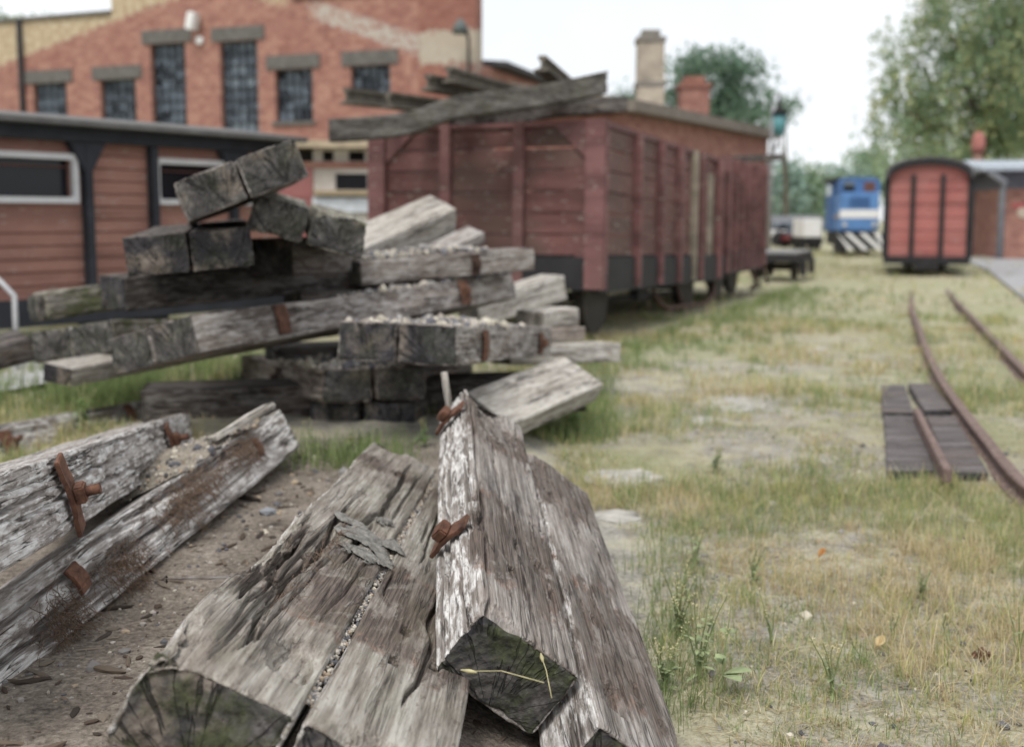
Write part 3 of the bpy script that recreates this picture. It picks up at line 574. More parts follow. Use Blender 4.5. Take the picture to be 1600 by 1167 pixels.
def goods_wagon(P, yaw, tilt, L, Wd, zb, zt, side_posts, label, seed, door=None, ends=True):
    r = random.Random(seed)
    t = thing('goods_wagon', label, 'wagon', P, (0, tilt, yaw), 'maroon wooden open wagons')
    T = .05
    # right long side (y=0): boards, split round a door opening
    spans = [(0, L)] if not door else [(0, door[0]), (door[1], L)]
    for a, b_ in spans:
        mb = MB(); board_wall(mb, a + .02, b_ - .02, 0, T, zb + .3, zt - .05, 6, 'x', r); mb.build('side_boards', MAROON, t)
    mb = MB(); board_wall(mb, .02, L - .02, Wd - T, Wd, zb + .3, zt - .05, 6, 'x', r); mb.build('side_boards', MAROON, t)
    for x0 in (0, L - T):
        mb = MB(); board_wall(mb, x0, x0 + T, .03, Wd - .03, zb + .3, zt - .04, 6, 'y', r); mb.build('end_boards', MAROON, t)
    mb = MB(); mb.box(.03, L - .03, .03, Wd - .03, zb + .1, zb + .19); mb.build('floor', WAGON_FLOOR, t)
    for y in (-.03, Wd - .06):
        mb = MB(); mb.box(-.02, L + .02, y, y + .09, zb - .03, zb + .29); mb.build('solebar', BLACK_IRON, t)
    for x in (-.06, L - .03):
        mb = MB(); mb.box(x, x + .09, -.04, Wd + .04, zb - .01, zb + .29); mb.build('headstock', BLACK_IRON, t)
    for x, kind in side_posts:
        mb = MB(); m = MAROON_IRON if kind == 'm' else PALE_WOOD
        mb.box(x - .035, x + .035, -.075, -.002, zb - .0, zt - .01); mb.box(x - .055, x + .055, -.012, -.001, zb + .2, zt - .03)
        mb.build('side_post', m, t)
    for y in (.02, Wd * .335, Wd * .665, Wd - .02):
        mb = MB(); wd = .05 if .1 < y < Wd - .1 else .09
        mb.box(-.07, -.002, y - wd, y + wd, zb - .0, zt); mb.build('end_post', MAROON_IRON, t)
    for y0, s in ((.1, 1), (Wd - .1, -1)):
        mb = MB(); mb.prism([(y0, zt - .02), (y0 + s * .36, zt - .02), (y0, zt - .36)], 'x', -.03, -.004); mb.build('corner_plate', MAROON_IRON, t)
        mb = MB(); mb.prism([(y0, zb + .2), (y0 + s * .2, zb + .2), (y0, zb + .42)], 'x', -.03, -.004); mb.build('corner_plate', MAROON_IRON, t)
    mb = MB()
    for (a, b_, c, d) in ((-.02, L + .02, -.02, .07), (-.02, L + .02, Wd - .07, Wd + .02)): mb.box(a, b_, c, d, zt - .05, zt)
    mb.build('top_rail', MAROON_IRON, t)
    mb = MB(); mb.box(-.03, .05, .07, Wd - .07, zt - .045, zt - .005); mb.build('top_rail', MAROON_IRON, t)
    for x in (.62, L - .9): wheelset(t, x, Wd / 2, .34, 1.75)
    for x in (.62, L - .9):
        for yy in (Wd / 2 - .84, Wd / 2 + .76):
            mb = MB(); mb.box(x - .1, x + .1, yy - .04, yy + .08, .22, zb + .02); mb.prism([(x - .38, zb - .02), (x + .38, zb - .02), (x + .14, .2), (x - .14, .2)], 'y', yy, yy + .04); mb.build('axle_guard', BLACK_IRON, t)
    for yy in (.3, Wd - .34): mb = MB(); mb.tube([(.62, yy, .34), (L - .9, yy, .34)], .025, 6); mb.box(L * .42, L * .5, yy - .05, yy + .05, .3, zb); mb.build('brake_rigging', BLACK_IRON, t)
    mb = MB(); mb.tube([(1.9, .05, zb), (1.95, -.03, zb - .2), (2.2, -.06, zb - .28), (L - 1.0, -.06, zb - .3), (L - .5, -.03, zb - .2), (L - .35, .02, zb - .02)], .025, 6); mb.tube([(2.9, -.05, zb - .29), (2.9, .05, zb)], .02, 6); mb.build('step_iron', RUSTD, t)
    if door:
        mb = MB(); mb.box(door[0] + .05, door[0] + .12, .02, .07, zb + .2, zt - .1); mb.box(door[1] - .16, door[1] - .1, .01, .07, zb + .2, zt - .2); mb.build('door_upright', PALE_WOOD, t)
    mb = MB(); mb.tube([(-.05, Wd / 2, zb + .08), (-.3, Wd / 2, zb + .08)], .06, 10); mb.box(-.34, -.3, Wd / 2 - .16, Wd / 2 + .16, zb - .02, zb + .2); mb.build('buffer', BLACK_IRON, t)
    for x, z, s in ((.22, zt - .42, .035), (.2, zt - .56, .045)) if seed == 1 else ():
        mb = MB(); mb.prism([(x + s * math.cos(a) * (1 + .3 * math.sin(3 * a)), z + s * 1.2 * math.sin(a)) for a in [i * .524 for i in range(12)]], 'y', -.003, -.0005); mb.build('chalk_mark', simple('chalk', (.5, .48, .5), .9, 0, .2, 30), t)
    return t
NB_ = at(935, 523, 10.2); WDIR = Vector((math.sin(R(23.3)), math.cos(R(23.3)), 0)); WP = Vector((at(933, 400, 10.2).x, 10.2, 0))
def wx(px): return along(WP, WDIR, px)
posts = [(.02, 'm')] + [(wx(p), 'm') for p in (990, 1026, 1056)] + [(wx(1079), 'p'), (wx(1090), 'm'), (wx(1119), 'm')]
Lw = wx(1128)
goods_wagon(WP, R(66.7), R(1.5), Lw, 2.3, .50, 2.03, posts, 'nearest maroon open wagon, loaded with grey timber and rails on top', 1, door=(wx(1092), wx(1117)))
WP2 = WP + WDIR * (wx(1134)); L2 = wx(1190) - wx(1134)
goods_wagon(WP2, R(66.7), R(.3), L2, 2.3, .42, 1.95, [(L2 * i / 6, 'm') for i in range(7)], 'farther maroon open wagon coupled beyond the loaded one', 2)
# load on the near wagon
LG = 'timber and rails loaded on the wagon'
def timber(name, pts, wd, ht, mats, label, cat, seed, group=LG):
    """bent squared log through the given points"""
    pts = [Vector(p) for p in pts]; L = sum((b - a).length for a, b in zip(pts, pts[1:]))
    me = beam_mesh(name, 1.0, wd / 2, ht, seed, 60, 10, 8, rad=.02, rough=.01)
    n = len(me.vertices); co = np.empty(n * 3, np.float32); me.vertices.foreach_get('co', co); co = co.reshape(-1, 3)
    t = np.clip(co[:, 0], 0, 1) * (len(pts) - 1); P = np.array(pts)
    i = np.clip(t.astype(int), 0, len(pts) - 2); f = (t - i)[:, None]
    g = lambda k: P[np.clip(k, 0, len(pts) - 1)]
    p0, p1, p2, p3 = g(i - 1), g(i), g(i + 1), g(i + 2)
    c = .5 * (2 * p1 + (p2 - p0) * f + (2 * p0 - 5 * p1 + 4 * p2 - p3) * f ** 2 + (3 * p1 - p0 - 3 * p2 + p3) * f ** 3)
    d = np.array((pts[-1] - pts[0]).normalized()); up = np.array((0, 0, 1.)); side = np.cross(up, d); side /= np.linalg.norm(side)
    me.vertices.foreach_set('co', (c + side * co[:, 1:2] + up * co[:, 2:3]).astype(np.float32).ravel()); me.update()
    return tag(mesh_obj(name, me, mats), label, cat, group)
timber('timber_log', [at(512, 205, 10.0), at(590, 200, 10.03), at(650, 190, 10.07), at(705, 170, 10.1), at(780, 160, 10.2), at(860, 148, 10.25), at(948, 130, 10.3)], .24, .215, [W_LOAD, E_GREY], 'long crooked grey log lying across the front of the wagon load', 'log', 91)
def ibeam(A, B, label, s=.075):
    d = (B - A); L = d.length
    prof = [(-s, 0), (s, 0), (s, .02), (.012, .035), (.012, .1), (.038, .11), (.038, .145), (-.038, .145), (-.038, .11), (-.012, .1), (-.012, .035), (-s, .02)]
    mb = MB(); mb.prism(prof, 'x', 0, L); q = d.to_track_quat('X', 'Z')
    o = mb.build('iron_rail', STEEL_LOAD, None, A, q.to_euler(), bevel=.004); return tag(o, label, 'rail', LG)
STEEL_LOAD = simple('lichened_old_rail', (.13, .115, .095), .85, .1, .5, 14, .3)
for A, B, lab in ((at(541, 163, 10.3), at(700, 180, 11.8), 'old rail piece on the wagon, leftmost and lowest of those on the log'),
                  (at(606, 170, 10.25), at(745, 186, 11.6), 'old rail piece on the wagon, its pale end lying right against the leftmost one'),
                  (at(668, 142, 10.2), at(800, 168, 11.7), 'old rail piece left of the two that cross at the middle of the load'),
                  (at(700, 130, 10.25), at(830, 165, 11.6), 'old rail piece right of the two that cross at the middle of the load'),
                  (at(846, 112, 10.3), at(905, 160, 11.6), 'old rail piece standing highest above the right end of the log')):
    ibeam(A, B, lab)
timber('timber_beam', [at(770, 190, 10.9), at(870, 172, 10.9), at(980, 164, 10.95)], .2, .16, [W_DARK, E_DARK], 'dark beam end sticking out under the right end of the log', 'beam', 93)
timber('timber_beam', [at(700, 190, 11.2), at(790, 182, 11.2), at(900, 158, 11.3)], .2, .16, [W_DARK, E_DARK], 'dark beam lying in the middle under the log', 'beam', 94)
timber('timber_beam', [at(1140, 250, 17.5), at(1218, 246, 17.9)], .25, .12, [W_DARK, E_DARK], 'dark beam jutting out across the top of the farther wagon', 'beam', 95)

# flat bogie truck beyond the wagons
bt = thing('flat_truck', 'low black flat truck without load beyond the maroon wagons', 'flat truck', (at(1222, 420, 20.9).x, 20.9, 0), (0, 0, R(66.7)))
mb = MB(); mb.box(-.9, .9, -.42, -.32, .36, .5); mb.box(-.9, .9, .32, .42, .36, .5); mb.box(-.9, -.8, -.32, .32, .36, .5); mb.box(.8, .9, -.32, .32, .36, .5); mb.build('frame', BLACK_IRON, bt)
mb = MB(); mb.box(-.85, .85, -.4, .4, .503, .54); mb.build('deck', simple('grey_deck', (.22, .22, .22), .8), bt)
for x in (-.5, .5): wheelset(bt, x, 0, .19, .6)
for x in (-.5, .5):
    mb = MB(); mb.box(x - .14, x + .14, -.5, -.42, .12, .4); mb.build('axle_box', BLACK_IRON, bt)

# ------------------------------------------------------------------ walls with openings
def wall_cells(mb, W_, H_, holes, T, m=0, x_start=0.0, top=None):
    xs = sorted({x_start, W_} | {h[0] for h in holes} | {h[1] for h in holes}); zs = sorted({0., H_} | {h[2] for h in holes} | {h[3] for h in holes})
    for a, b_ in zip(xs, xs[1:]):
        for c, d in zip(zs, zs[1:]):
            if any(h[0] < (a + b_) / 2 < h[1] and h[2] < (c + d) / 2 < h[3] for h in holes): continue
            mb.poly([(a, 0, c), (b_, 0, c), (b_, 0, d), (a, 0, d)], m); mb.poly([(a, T, c), (b_, T, c), (b_, T, d), (a, T, d)], m)
    for (a, b_, c, d) in holes:
        mb.poly([(a, 0, c), (a, T, c), (a, T, d), (a, 0, d)], m); mb.poly([(b_, 0, c), (b_, T, c), (b_, T, d), (b_, 0, d)], m)
        mb.poly([(a, 0, c), (b_, 0, c), (b_, T, c), (a, T, c)], m); mb.poly([(a, 0, d), (b_, 0, d), (b_, T, d), (a, T, d)], m)
    mb.poly([(x_start, 0, H_), (W_, 0, H_), (W_, T, H_), (x_start, T, H_)], m)
    for x in (x_start, W_): mb.poly([(x, 0, 0), (x, T, 0), (x, T, H_), (x, 0, H_)], m)
def brick(name, c1=(.34, .15, .115), c2=(.26, .105, .085), mortar=(.3, .24, .2), scale=1.0, rotx=True, extra=None, vert='XZ'):
    b = NB(name, .9); o = b.obj(False); p = b.xyz(o)
    v = b.new('ShaderNodeCombineXYZ', {0: b.math('ADD', p[0], p[1]), 1: p[2], 2: 0.}).outputs[0]
    t = b.new('ShaderNodeTexBrick', {'Vector': v, 'Color1': c1, 'Color2': c2, 'Mortar': mortar, 'Scale': scale, 'Mortar Size': .008, 'Brick Width': .25, 'Row Height': .077, 'Bias': -.1})
    c = t.outputs['Color']; n = b.noise(o, .5, 5, .65); n2 = b.noise(o, 5, 5, .7)
    cell = b.new('ShaderNodeTexWhiteNoise', {'Vector': b.new('ShaderNodeVectorMath', {0: b.sc(v, (4., 6.5, 1.))}, operation='FLOOR').outputs[0]}).outputs['Value']
    c = b.mix(b.math('MULTIPLY', b.sm(cell, .72, .8), .3), c, (.5, .3, .22)); c = b.mix(b.math('MULTIPLY', b.sm(cell, .22, .14), .4), c, (.18, .075, .065))
    c = b.mix(b.math('MULTIPLY', b.sm(n, .45, .65), .35), c, (.24, .105, .085)); c = b.mix(b.math('MULTIPLY', b.sm(n2, .56, .68), .3), c, (.46, .26, .2))
    if extra: c = extra(b, p, c, n, n2)
    b.col(c); b.bump(t.outputs['Fac'], -.4, .01); return b.m
BP = Vector((-1.13, 36, 0)); BD = Vector((-.934, .357, 0))
BO = BP - BD * 0; BL = 30.0                               # facade origin = left end, local x to the right
FO = BP + BD * BL; FYAW = math.atan2(-BD.y, -BD.x)
def fx(px): return BL - along(BP, BD, px)
def fz(px, py): 
    t = BL - fx(px); return at(px, py, BP.y + BD.y * t).z
xa, za, xb, zb_ = fx(0), fz(0, 108), fx(280), fz(280, 0); xc, zc, xd, zd = fx(420), fz(420, -5), fx(650), fz(650, 75)
def gable(b, p, c, n, n2):
    wob = b.math('MULTIPLY', b.math('SUBTRACT', n2, .5), .9)
    l1 = b.math('SUBTRACT', p[2], b.math('MULTIPLY_ADD', p[0], (zb_ - za) / (xb - xa), za - (zb_ - za) / (xb - xa) * xa)); l1 = b.math('ADD', l1, wob)
    m1 = b.math('MULTIPLY', b.sm(l1, -.05, .1), b.sm(p[0], xb + 1.6, xb + 1.2))
    cream = b.mix(b.sm(n2, .4, .6), (.36, .27, .17), (.5, .42, .3)); c = b.mix(m1, c, cream)
    l2 = b.math('SUBTRACT', p[2], b.math('MULTIPLY_ADD', p[0], (zd - zc) / (xd - xc), zc - (zd - zc) / (xd - xc) * xc)); l2 = b.math('ADD', l2, wob)
    m2 = b.math('MULTIPLY', b.math('MULTIPLY', b.sm(l2, -.25, -.1), b.sm(l2, .55, .35)), b.sm(p[0], xc + 1.5, xc + 2.2)); c = b.mix(b.math('MULTIPLY', m2, b.sm(n2, .42, .52)), c, b.mix(n2, (.3, .27, .24), (.52, .48, .43)))
    m3 = b.math('MULTIPLY', b.sm(l2, -.3, .1), b.sm(p[0], xc + 1.2, xc + .4)); m3 = b.math('MULTIPLY', m3, b.sm(p[0], xc - 1.3, xc - .8)); c = b.mix(m3, c, cream)
    dk = b.math('MULTIPLY', b.sm(p[0], fx(655), fx(655) + .05), .45); c = b.mix(dk, c, (.2, .075, .055))
    pl = b.math('MULTIPLY', b.sm(p[0], fx(655), fx(655) + .1), b.math('MULTIPLY', b.sm(b.math('ADD', p[2], wob), fz(700, 100), fz(700, 98)), b.sm(b.math('ADD', p[2], wob), fz(700, 45), fz(700, 50)))); c = b.mix(b.math('MULTIPLY', pl, .85), c, b.mix(n2, (.35, .32, .27), (.5, .45, .36)))
    return c
BRICK_F = brick('old_red_brick_gable', extra=gable); BRICK = brick('old_red_brick')
LINTEL = simple('concrete_lintel', (.125, .12, .112), .9, 0, .3, 4); FRAME_I = simple('dark_window_iron', (.045, .055, .07), .7, 0, .3, 10)
def glassy(name, c, c2, sc=2.0):
    b = NB(name, .25); o = b.obj(); n = b.new('ShaderNodeTexVoronoi', {'Vector': b.sc(o, (3.3, 1, 3.1)), 'Scale': 1.0}, distance='CHEBYCHEV').outputs['Color']
    v = b.xyz(n)[0]; b.col(b.ramp(v, [(.25, c), (.75, c2)])); return b.m
PANE = glassy('old_window_panes', (.012, .015, .02), (.15, .185, .225)); PANE_L = glassy('dusty_window_panes', (.06, .075, .095), (.2, .24, .28))
ft = thing('brick_factory', 'large red brick hall with iron windows and patched cream gable behind the wagons', 'building', FO, (0, 0, FYAW))
wins = [(60, 112, 130, 260, PANE), (164, 219, 124, 260, PANE), (243, 297, 68, 260, PANE), (350, 408, 64, 260, PANE_L), (434, 492, 108, 190, PANE), (551, 612, 102, 150, PANE)]
holes = [(fx(a), fx(b_), max(.3, fz((a + b_) / 2, d)), fz((a + b_) / 2, c)) for a, b_, c, d, g in wins]
H0 = fz(90, 30)
mb = MB(); wall_cells(mb, BL, H0, holes, .5); FW = mb.build('wall', BRICK_F, ft)
for a, b_, hh in ((fx(186), fx(464), 3.2), (fx(655), BL, 1.6)): mb = MB(); mb.box(a, b_, 0, .5, H0 + .002, H0 + hh); mb.build('parapet', BRICK_F, ft)
for a, b_ in ((-1, fx(186) - .01), (fx(464) + .01, fx(655) - .01)): mb = MB(); mb.box(a, b_, -.1, .6, H0 + .002, H0 + .12); mb.build('coping', LINTEL, ft)
mb = MB(); mb.box(-.5, BL - .05, .5, 12, 0, 6.0); mb.build('rear_block', BRICK, ft)
for (a, b_, c, d, g), (x0, x1, z0, z1) in zip(wins, holes):
    mb = MB(); nx_, nz_ = 5, max(3, int((z1 - z0) / .38))
    for i in range(nx_ + 1): xx = x0 + (x1 - x0) * i / nx_; mb.box(xx - .025, xx + .025, .2, .25, z0, z1)
    for i in range(nz_ + 1): zz = z0 + (z1 - z0) * i / nz_; mb.box(x0, x1, .195, .245, zz - .022, zz + .022)
    wf = mb.build('window', FRAME_I, ft)
    mb = MB(); mb.box(x0 + .002, x1 - .002, .27, .29, z0 + .002, z1 - .002); mb.build('panes', g, wf)
    mb = MB(); mb.box(x0 - .3, x1 + .3, -.06, .2, z1 + .003, z1 + .46); mb.build('lintel', LINTEL, ft)
    if d < 200: mb = MB(); mb.box(x0 - .1, x1 + .1, -.08, .18, z0 - .12, z0 - .003); mb.build('sill', LINTEL, ft)
mb = MB(); mb.tube([(fx(46), -.1, .5), (fx(46), -.1, fz(46, 32))], .1, 8); mb.build('drainpipe', BLACK_IRON, ft)
WHITE = simple('white_enamel', (.72, .72, .72), .5, 0, .06, 3, 0)
fl_ = thing('floodlight', 'white floodlight with small round sensor high on the brick hall', 'floodlight', FO + (BP - FO).normalized() * fx(318), (0, 0, FYAW))
z = fz(318, 36); mb = MB(); mb.box(-.16, .16, -.5, -.12, z - .3, z + .3, M=Matrix.Translation((0, 0, z)) @ Matrix.Rotation(R(14), 4, 'Y') @ Matrix.Translation((0, 0, -z))); mb.build('lamp_housing', WHITE, fl_, bevel=.04)
mb = MB(); mb.tube([(0, 0, z), (0, -.15, z)], .05, 8); mb.build('bracket', BLACK_IRON, fl_)
mb = MB(); mb.tube([(.12, -.01, z - .62), (.12, -.16, z - .62)], .13, 14); mb.build('sensor', WHITE, fl_)
yl = thing('yard_lamp', 'dark lamp on a pole beside the top right corner of the brick hall', 'lamp', FO + (BP - FO).normalized() * fx(736) - Vector((0, .5, 0)), (0, 0, FYAW))
mb = MB(); mb.tube([(0, -.1, fz(736, 150)), (0, -.1, fz(736, 65)), (-.2, -.15, fz(725, 46))], .05, 8); mb.build('pole', BLACK_IRON, yl)
mb = MB(); mb.tube([(-.25, -.15, fz(722, 58)), (-.25, -.15, fz(722, 46)), (-.25, -.15, fz(722, 36))], [.28, .2, .06], 12); mb.build('lamp_head', simple('lamp_green_grey', (.1, .12, .12)), yl)

# annex running back from the hall's right corner, and the low brick building with chimneys
AD = Vector((.317, .948, 0)); an = thing('brick_annex', 'low roofed brick wing running back from the right corner of the brick hall', 'building', BP + Vector((.05, .3, 0)), (0, 0, math.atan2(AD.y, AD.x)))
mb = MB(); mb.box(1.1, 22, 0.02, 8, 0, 6.05); mb.build('wall', BRICK, an)
mb = MB(); mb.prism([(-.6, 6.05), (-.6, 6.2), (4, 6.6), (8, 6.5), (8, 6.05)], 'x', 1.1, 22.5); mb.build('roof', simple('dark_roof_felt', (.07, .07, .075), .9), an)
LP = at(1197, 330, 30); LP.z = 0; LQ = at(975, 330, 22.4); LQ.z = 0; LD = (LP - LQ); LLn = LD.length
lb = thing('brick_workshop', 'long low brick workshop with pale eaves behind the maroon wagons', 'building', LQ, (0, 0, math.atan2(LD.y, LD.x)))
mb = MB(); mb.box(0, LLn, 0, 5, 0, 3.2); mb.build('wall', BRICK, lb)
mb = MB(); mb.box(-.3, LLn + .1, -.35, 5.2, 3.203, 3.42); mb.prism([(-.3, 3.423), (2.5, 3.9), (5.2, 3.423)], 'x', -.3, LLn + .1); mb.build('roof', simple('pale_roof_edge', (.19, .165, .14), .9), lb)
mb = MB(); mb.tube([(LLn - .3, -.42, 3.2), (LLn - .3, -.12, 2.6), (LLn - .3, -.12, .1)], .06, 8); mb.build('downpipe', simple('zinc', (.42, .43, .45), .5, .3), lb)
def chimney(name, px0, px1, ytop, ybot, Y, mat, label, cap, slim=0.0):
    A = at(px0, ytop, Y); B_ = at(px1, ytop, Y); wdt = B_.x - A.x; zt = A.z
    t = thing(name, label, 'chimney', ((A.x + B_.x) / 2, Y, 0))
    h = wdt / 2; mb = MB()
    v = [(-h * (1 + slim), 0), (h * (1 + slim), 0), (h, zt), (-h, zt)]
    mb.prism(v, 'y', -h, h); mb.build('shaft', mat, t)
    mb = MB(); mb.box(-h * 1.12, h * 1.12, -h * 1.12, h * 1.12, zt + .002, zt + .12); mb.box(-h * .7, h * .7, -h * .7, h * .7, zt + .122, zt + .3); mb.build('cap', cap, t)
    mb = MB(); mb.box(-h * (1.04 + slim), h * (1.04 + slim), -h * 1.05, h * 1.05, zt * .8, zt * .8 + .12); mb.build('band', cap, t)
CHIM = simple('weathered_concrete_chimney', (.38, .33, .27), .9, 0, .35, 2.2, .4)
chimney('concrete_chimney', 996, 1036, 68, 190, 29, CHIM, 'tall pale concrete chimney stack behind the wagon load', simple('chimney_cap_grey', (.2, .185, .165), .9), .12)
chimney('brick_chimney', 1061, 1105, 140, 210, 29.5, BRICK, 'squat square red brick chimney right of the pale one', brick('dark_red_brick', (.25, .08, .055), (.2, .07, .05)))

# lamp post with teal lantern
tl = thing('lamp_post', 'grey post with a teal hanging lantern at the workshop corner', 'lamp', (at(1203, 330, 28).x, 28, 0))
zl = at(1217, 196, 28).z; xl = at(1217, 196, 28).x - at(1203, 330, 28).x
mb = MB(); mb.tube([(0, 0, 0), (0, 0, zl + .5), (.04, 0, zl + .7), (xl, 0, zl + .75)], .045, 8); mb.build('pole', simple('zinc_post', (.4, .41, .43), .5, .3), tl)
b = NB('teal_lantern_glass', .3); b.col((.1, .27, .29)); TEAL = b.m
mb = MB(); mb.tube([(xl, 0, zl - .26), (xl, 0, zl + .24)], [.13, .19], 6); mb.build('lantern', TEAL, tl)
mb = MB(); mb.tube([(xl, 0, zl + .25), (xl, 0, zl + .42), (xl, 0, zl + .74)], [.24, .08, .02], 6); mb.build('lantern_cap', BLACK_IRON, tl)

# ------------------------------------------------------------------ plank carriage at left
CARB = planks('brown_plank_carriage', (.27, .14, .112), (.22, .115, .095), .2)
CP = Vector((at(0, 330, 9.0).x, 9.0, 0)); CD = Vector((math.cos(R(54)), math.sin(R(54)), 0)); BACK = 3.2
def cx(px): return along(CP, CD, px) + BACK
def cz(px, py): return at(px, py, CP.y + CD.y * (cx(px) - BACK)).z
CL = cx(436); zt = cz(0, 192); z0 = cz(0, 470)
cw = thing('plank_carriage', 'long brown plank carriage with white framed windows behind the rear heap', 'carriage', CP - CD * BACK, (0, 0, R(54)))
xw1 = cx(112); xw0 = xw1 - 1.5; xv0 = cx(247); xv1 = xv0 + 1.25
wz = [(xw0, xw1, cz(60, 308), cz(60, 248)), (xv0, xv1, cz(290, 312), cz(290, 258))]
mb = MB(); wall_cells(mb, CL, zt, [(a, b_, c, d) for a, b_, c, d in wz], .08)
bmesh.ops.delete(mb.bm, geom=[f for f in mb.bm.faces if f.calc_center_median().z < z0 * .5 and False], context='FACES')
wl = mb.build('wall', CARB, cw, (0, 0, 0))
for v in wl.data.vertices:
    if v.co.z < .01: v.co.z = z0
mb = MB(); n_ = 13
for i in range(1, n_): zz = z0 + (zt - z0) * i / n_; mb.box(.02, CL - .02, -.006, -.001, zz - .006, zz + .004) if zz < z0 + .55 or zz > zt - .35 else [mb.box(a, b_, -.006, -.001, zz - .006, zz + .004) for a, b_ in ((.02, xw0 - .12), (xw1 + .12, xv0 - .12), (xv1 + .12, CL - .02))]
mb.build('plank_joints', simple('plank_joint_brown', (.12, .055, .042), .9), cw)
mb = MB(); mb.box(0, CL, .08, .12, z0, zt - .3); mb.box(.05, CL - .05, 1.9, 2.0, z0, zt); mb.box(0, .06, .08, 2.0, z0, zt); mb.box(CL - .06, CL, .12, 2.0, z0, zt)
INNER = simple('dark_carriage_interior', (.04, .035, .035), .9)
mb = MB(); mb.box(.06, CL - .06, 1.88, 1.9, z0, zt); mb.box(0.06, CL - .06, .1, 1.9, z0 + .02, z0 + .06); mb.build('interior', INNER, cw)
mb = MB(); mb.box(.0, .06, .08, 2.0, z0, zt); mb.box(CL - .06, CL, .08, 2.0, z0, zt); mb.box(.06, CL - .06, 1.905, 2.0, z0, zt); mb.build('wall', CARB, cw)
WFR = simple('white_window_frame', (.6, .6, .62), .6, 0, .12, 8)
for (a, b_, c, d) in wz:
    mb = MB(); f = .05
    mb.box(a - f, b_ + f, -.05, -.002, d, d + f); mb.box(a - f, b_ + f, -.05, -.002, c - f, c); mb.box(a - f, a, -.05, -.002, c, d); mb.box(b_, b_ + f, -.05, -.002, c, d)
    for (qx, qz, sx, sz) in ((a, c, 1, 1), (b_, c, -1, 1), (a, d, 1, -1), (b_, d, -1, -1)): mb.prism([(qx, qz), (qx + sx * .02, qz), (qx, qz + sz * .02)], 'y', -.048, -.004)
    wf = mb.build('window_frame', WFR, cw)
    b = NB('dark_window_glass', .15); b.col((.012, .013, .018)); mb = MB(); mb.box(a + .001, b_ - .001, .045, .055, c + .001, d - .001); mb.build('pane', b.m, wf)
DKF = simple('dark_blue_grey_frame', (.03, .033, .042), .7, 0, .3, 5)
for px in (133, 236, 361):
    x = cx(px); mb = MB(); mb.box(x - .032, x + .032, -.09, -.002, z0, zt - .12)
    if px != 236: mb.prism([(x - .032, zt - .36), (x + .032, zt - .36), (x + .17, zt - .12), (x - .17, zt - .12)], 'y', -.085, -.004)
    mb.build('post', DKF, cw)
mb = MB(); mb.box(-.1, CL + .1, -.11, -.003, zt - .115, zt); mb.build('eaves_beam', DKF, cw)
mb = MB(); mb.box(-.1, CL, -.1, .1, z0 - .22, z0 - .003); mb.build('sole_beam', DKF, cw)
mb = MB(); mb.prism([(-.28, zt + .003), (-.28, zt + .045), (1.0, zt + .2), (2.28, zt + .045), (2.28, zt + .003)], 'x', -.2, CL + .15); mb.build('roof', simple('grey_roof_felt', (.13, .127, .125), .9, 0, .3, 3), cw)
for x in (1.2, CL - 1.2): wheelset(cw, x, 1.0, .24, .8)

# pale guard hut carriage between the brick hall and the wagon
GW = thing('guard_carriage', 'pale boarded carriage with tan roof and barred opening, left of the loaded wagon', 'carriage', (at(428, 330, 19).x, 19, 0), (0, 0, R(4)))
def hz(py): return at(500, py, 19).z
def hx(px): return at(px, 330, 19).x - at(428, 330, 19).x
CREAM = planks('pale_boards', (.42, .39, .36), (.33, .28, .24), .15); PINK = planks('faded_pink_boards', (.27, .1, .1), (.25, .12, .11), .2)
mb = MB(); wall_cells(mb, hx(700), hz(232), [(hx(524), hx(574), hz(297), hz(271)), (hx(505), hx(522), hz(252), hz(236)), (hx(545), hx(570), hz(252), hz(236))], .08, x_start=hx(490)); wl = mb.build('wall', CREAM, GW)
for v in wl.data.vertices:
    if v.co.z < .01: v.co.z = .55
mb = MB(); mb.box(0, hx(489), -.02, .08, .55, hz(262)); mb.build('door', PINK, GW)
mb = MB(); mb.box(hx(440), hx(700), -.03, -.002, hz(263), hz(253)); mb.build('red_band', BRICK, GW)
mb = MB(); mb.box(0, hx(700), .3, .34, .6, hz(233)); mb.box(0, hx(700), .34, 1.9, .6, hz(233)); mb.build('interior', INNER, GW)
mb = MB()
for i in range(9): xx = hx(526) + (hx(572) - hx(526)) * i / 8; mb.box(xx - .012, xx + .012, .02, .05, hz(297), hz(271))
mb.build('window_bars', DKF, GW)
mb = MB(); mb.box(hx(492), hx(700), -.14, -.003, hz(305), hz(298)); mb.build('ledge', simple('tan_board', (.33, .26, .17)), GW)
mb = MB(); mb.box(hx(488), hx(700), -.06, -.003, hz(332), hz(309)); mb.build('lower_board', simple('white_blue_board', (.5, .53, .58)), GW)
mb = MB(); mb.box(-.2, hx(700) + .1, -.3, 2.1, hz(232) + .003, hz(221)); mb.build('roof', simple('tan_roof', (.4, .33, .24)), GW)
mb = MB(); mb.box(0, hx(700), -.05, .1, .25, .545); mb.build('sole_beam', BLACK_IRON, GW)
for x in (.9, hx(700) - .6): wheelset(GW, x, 1.0, .24, .8)

# bent pipe rail at the left edge
hr = MB(); hr.tube([at(-40, 405, 8.2), at(0, 440, 8.2), at(22, 462, 8.2), at(24, 500, 8.2), Vector((at(24, 500, 8.2).x, 8.2, 0))], .022, 8)
tag(hr.build('pipe_handrail', simple('galvanised_pipe', (.5, .5, .52), .5, .4)), 'bent grey pipe handrail in front of the brown plank carriage', 'handrail')

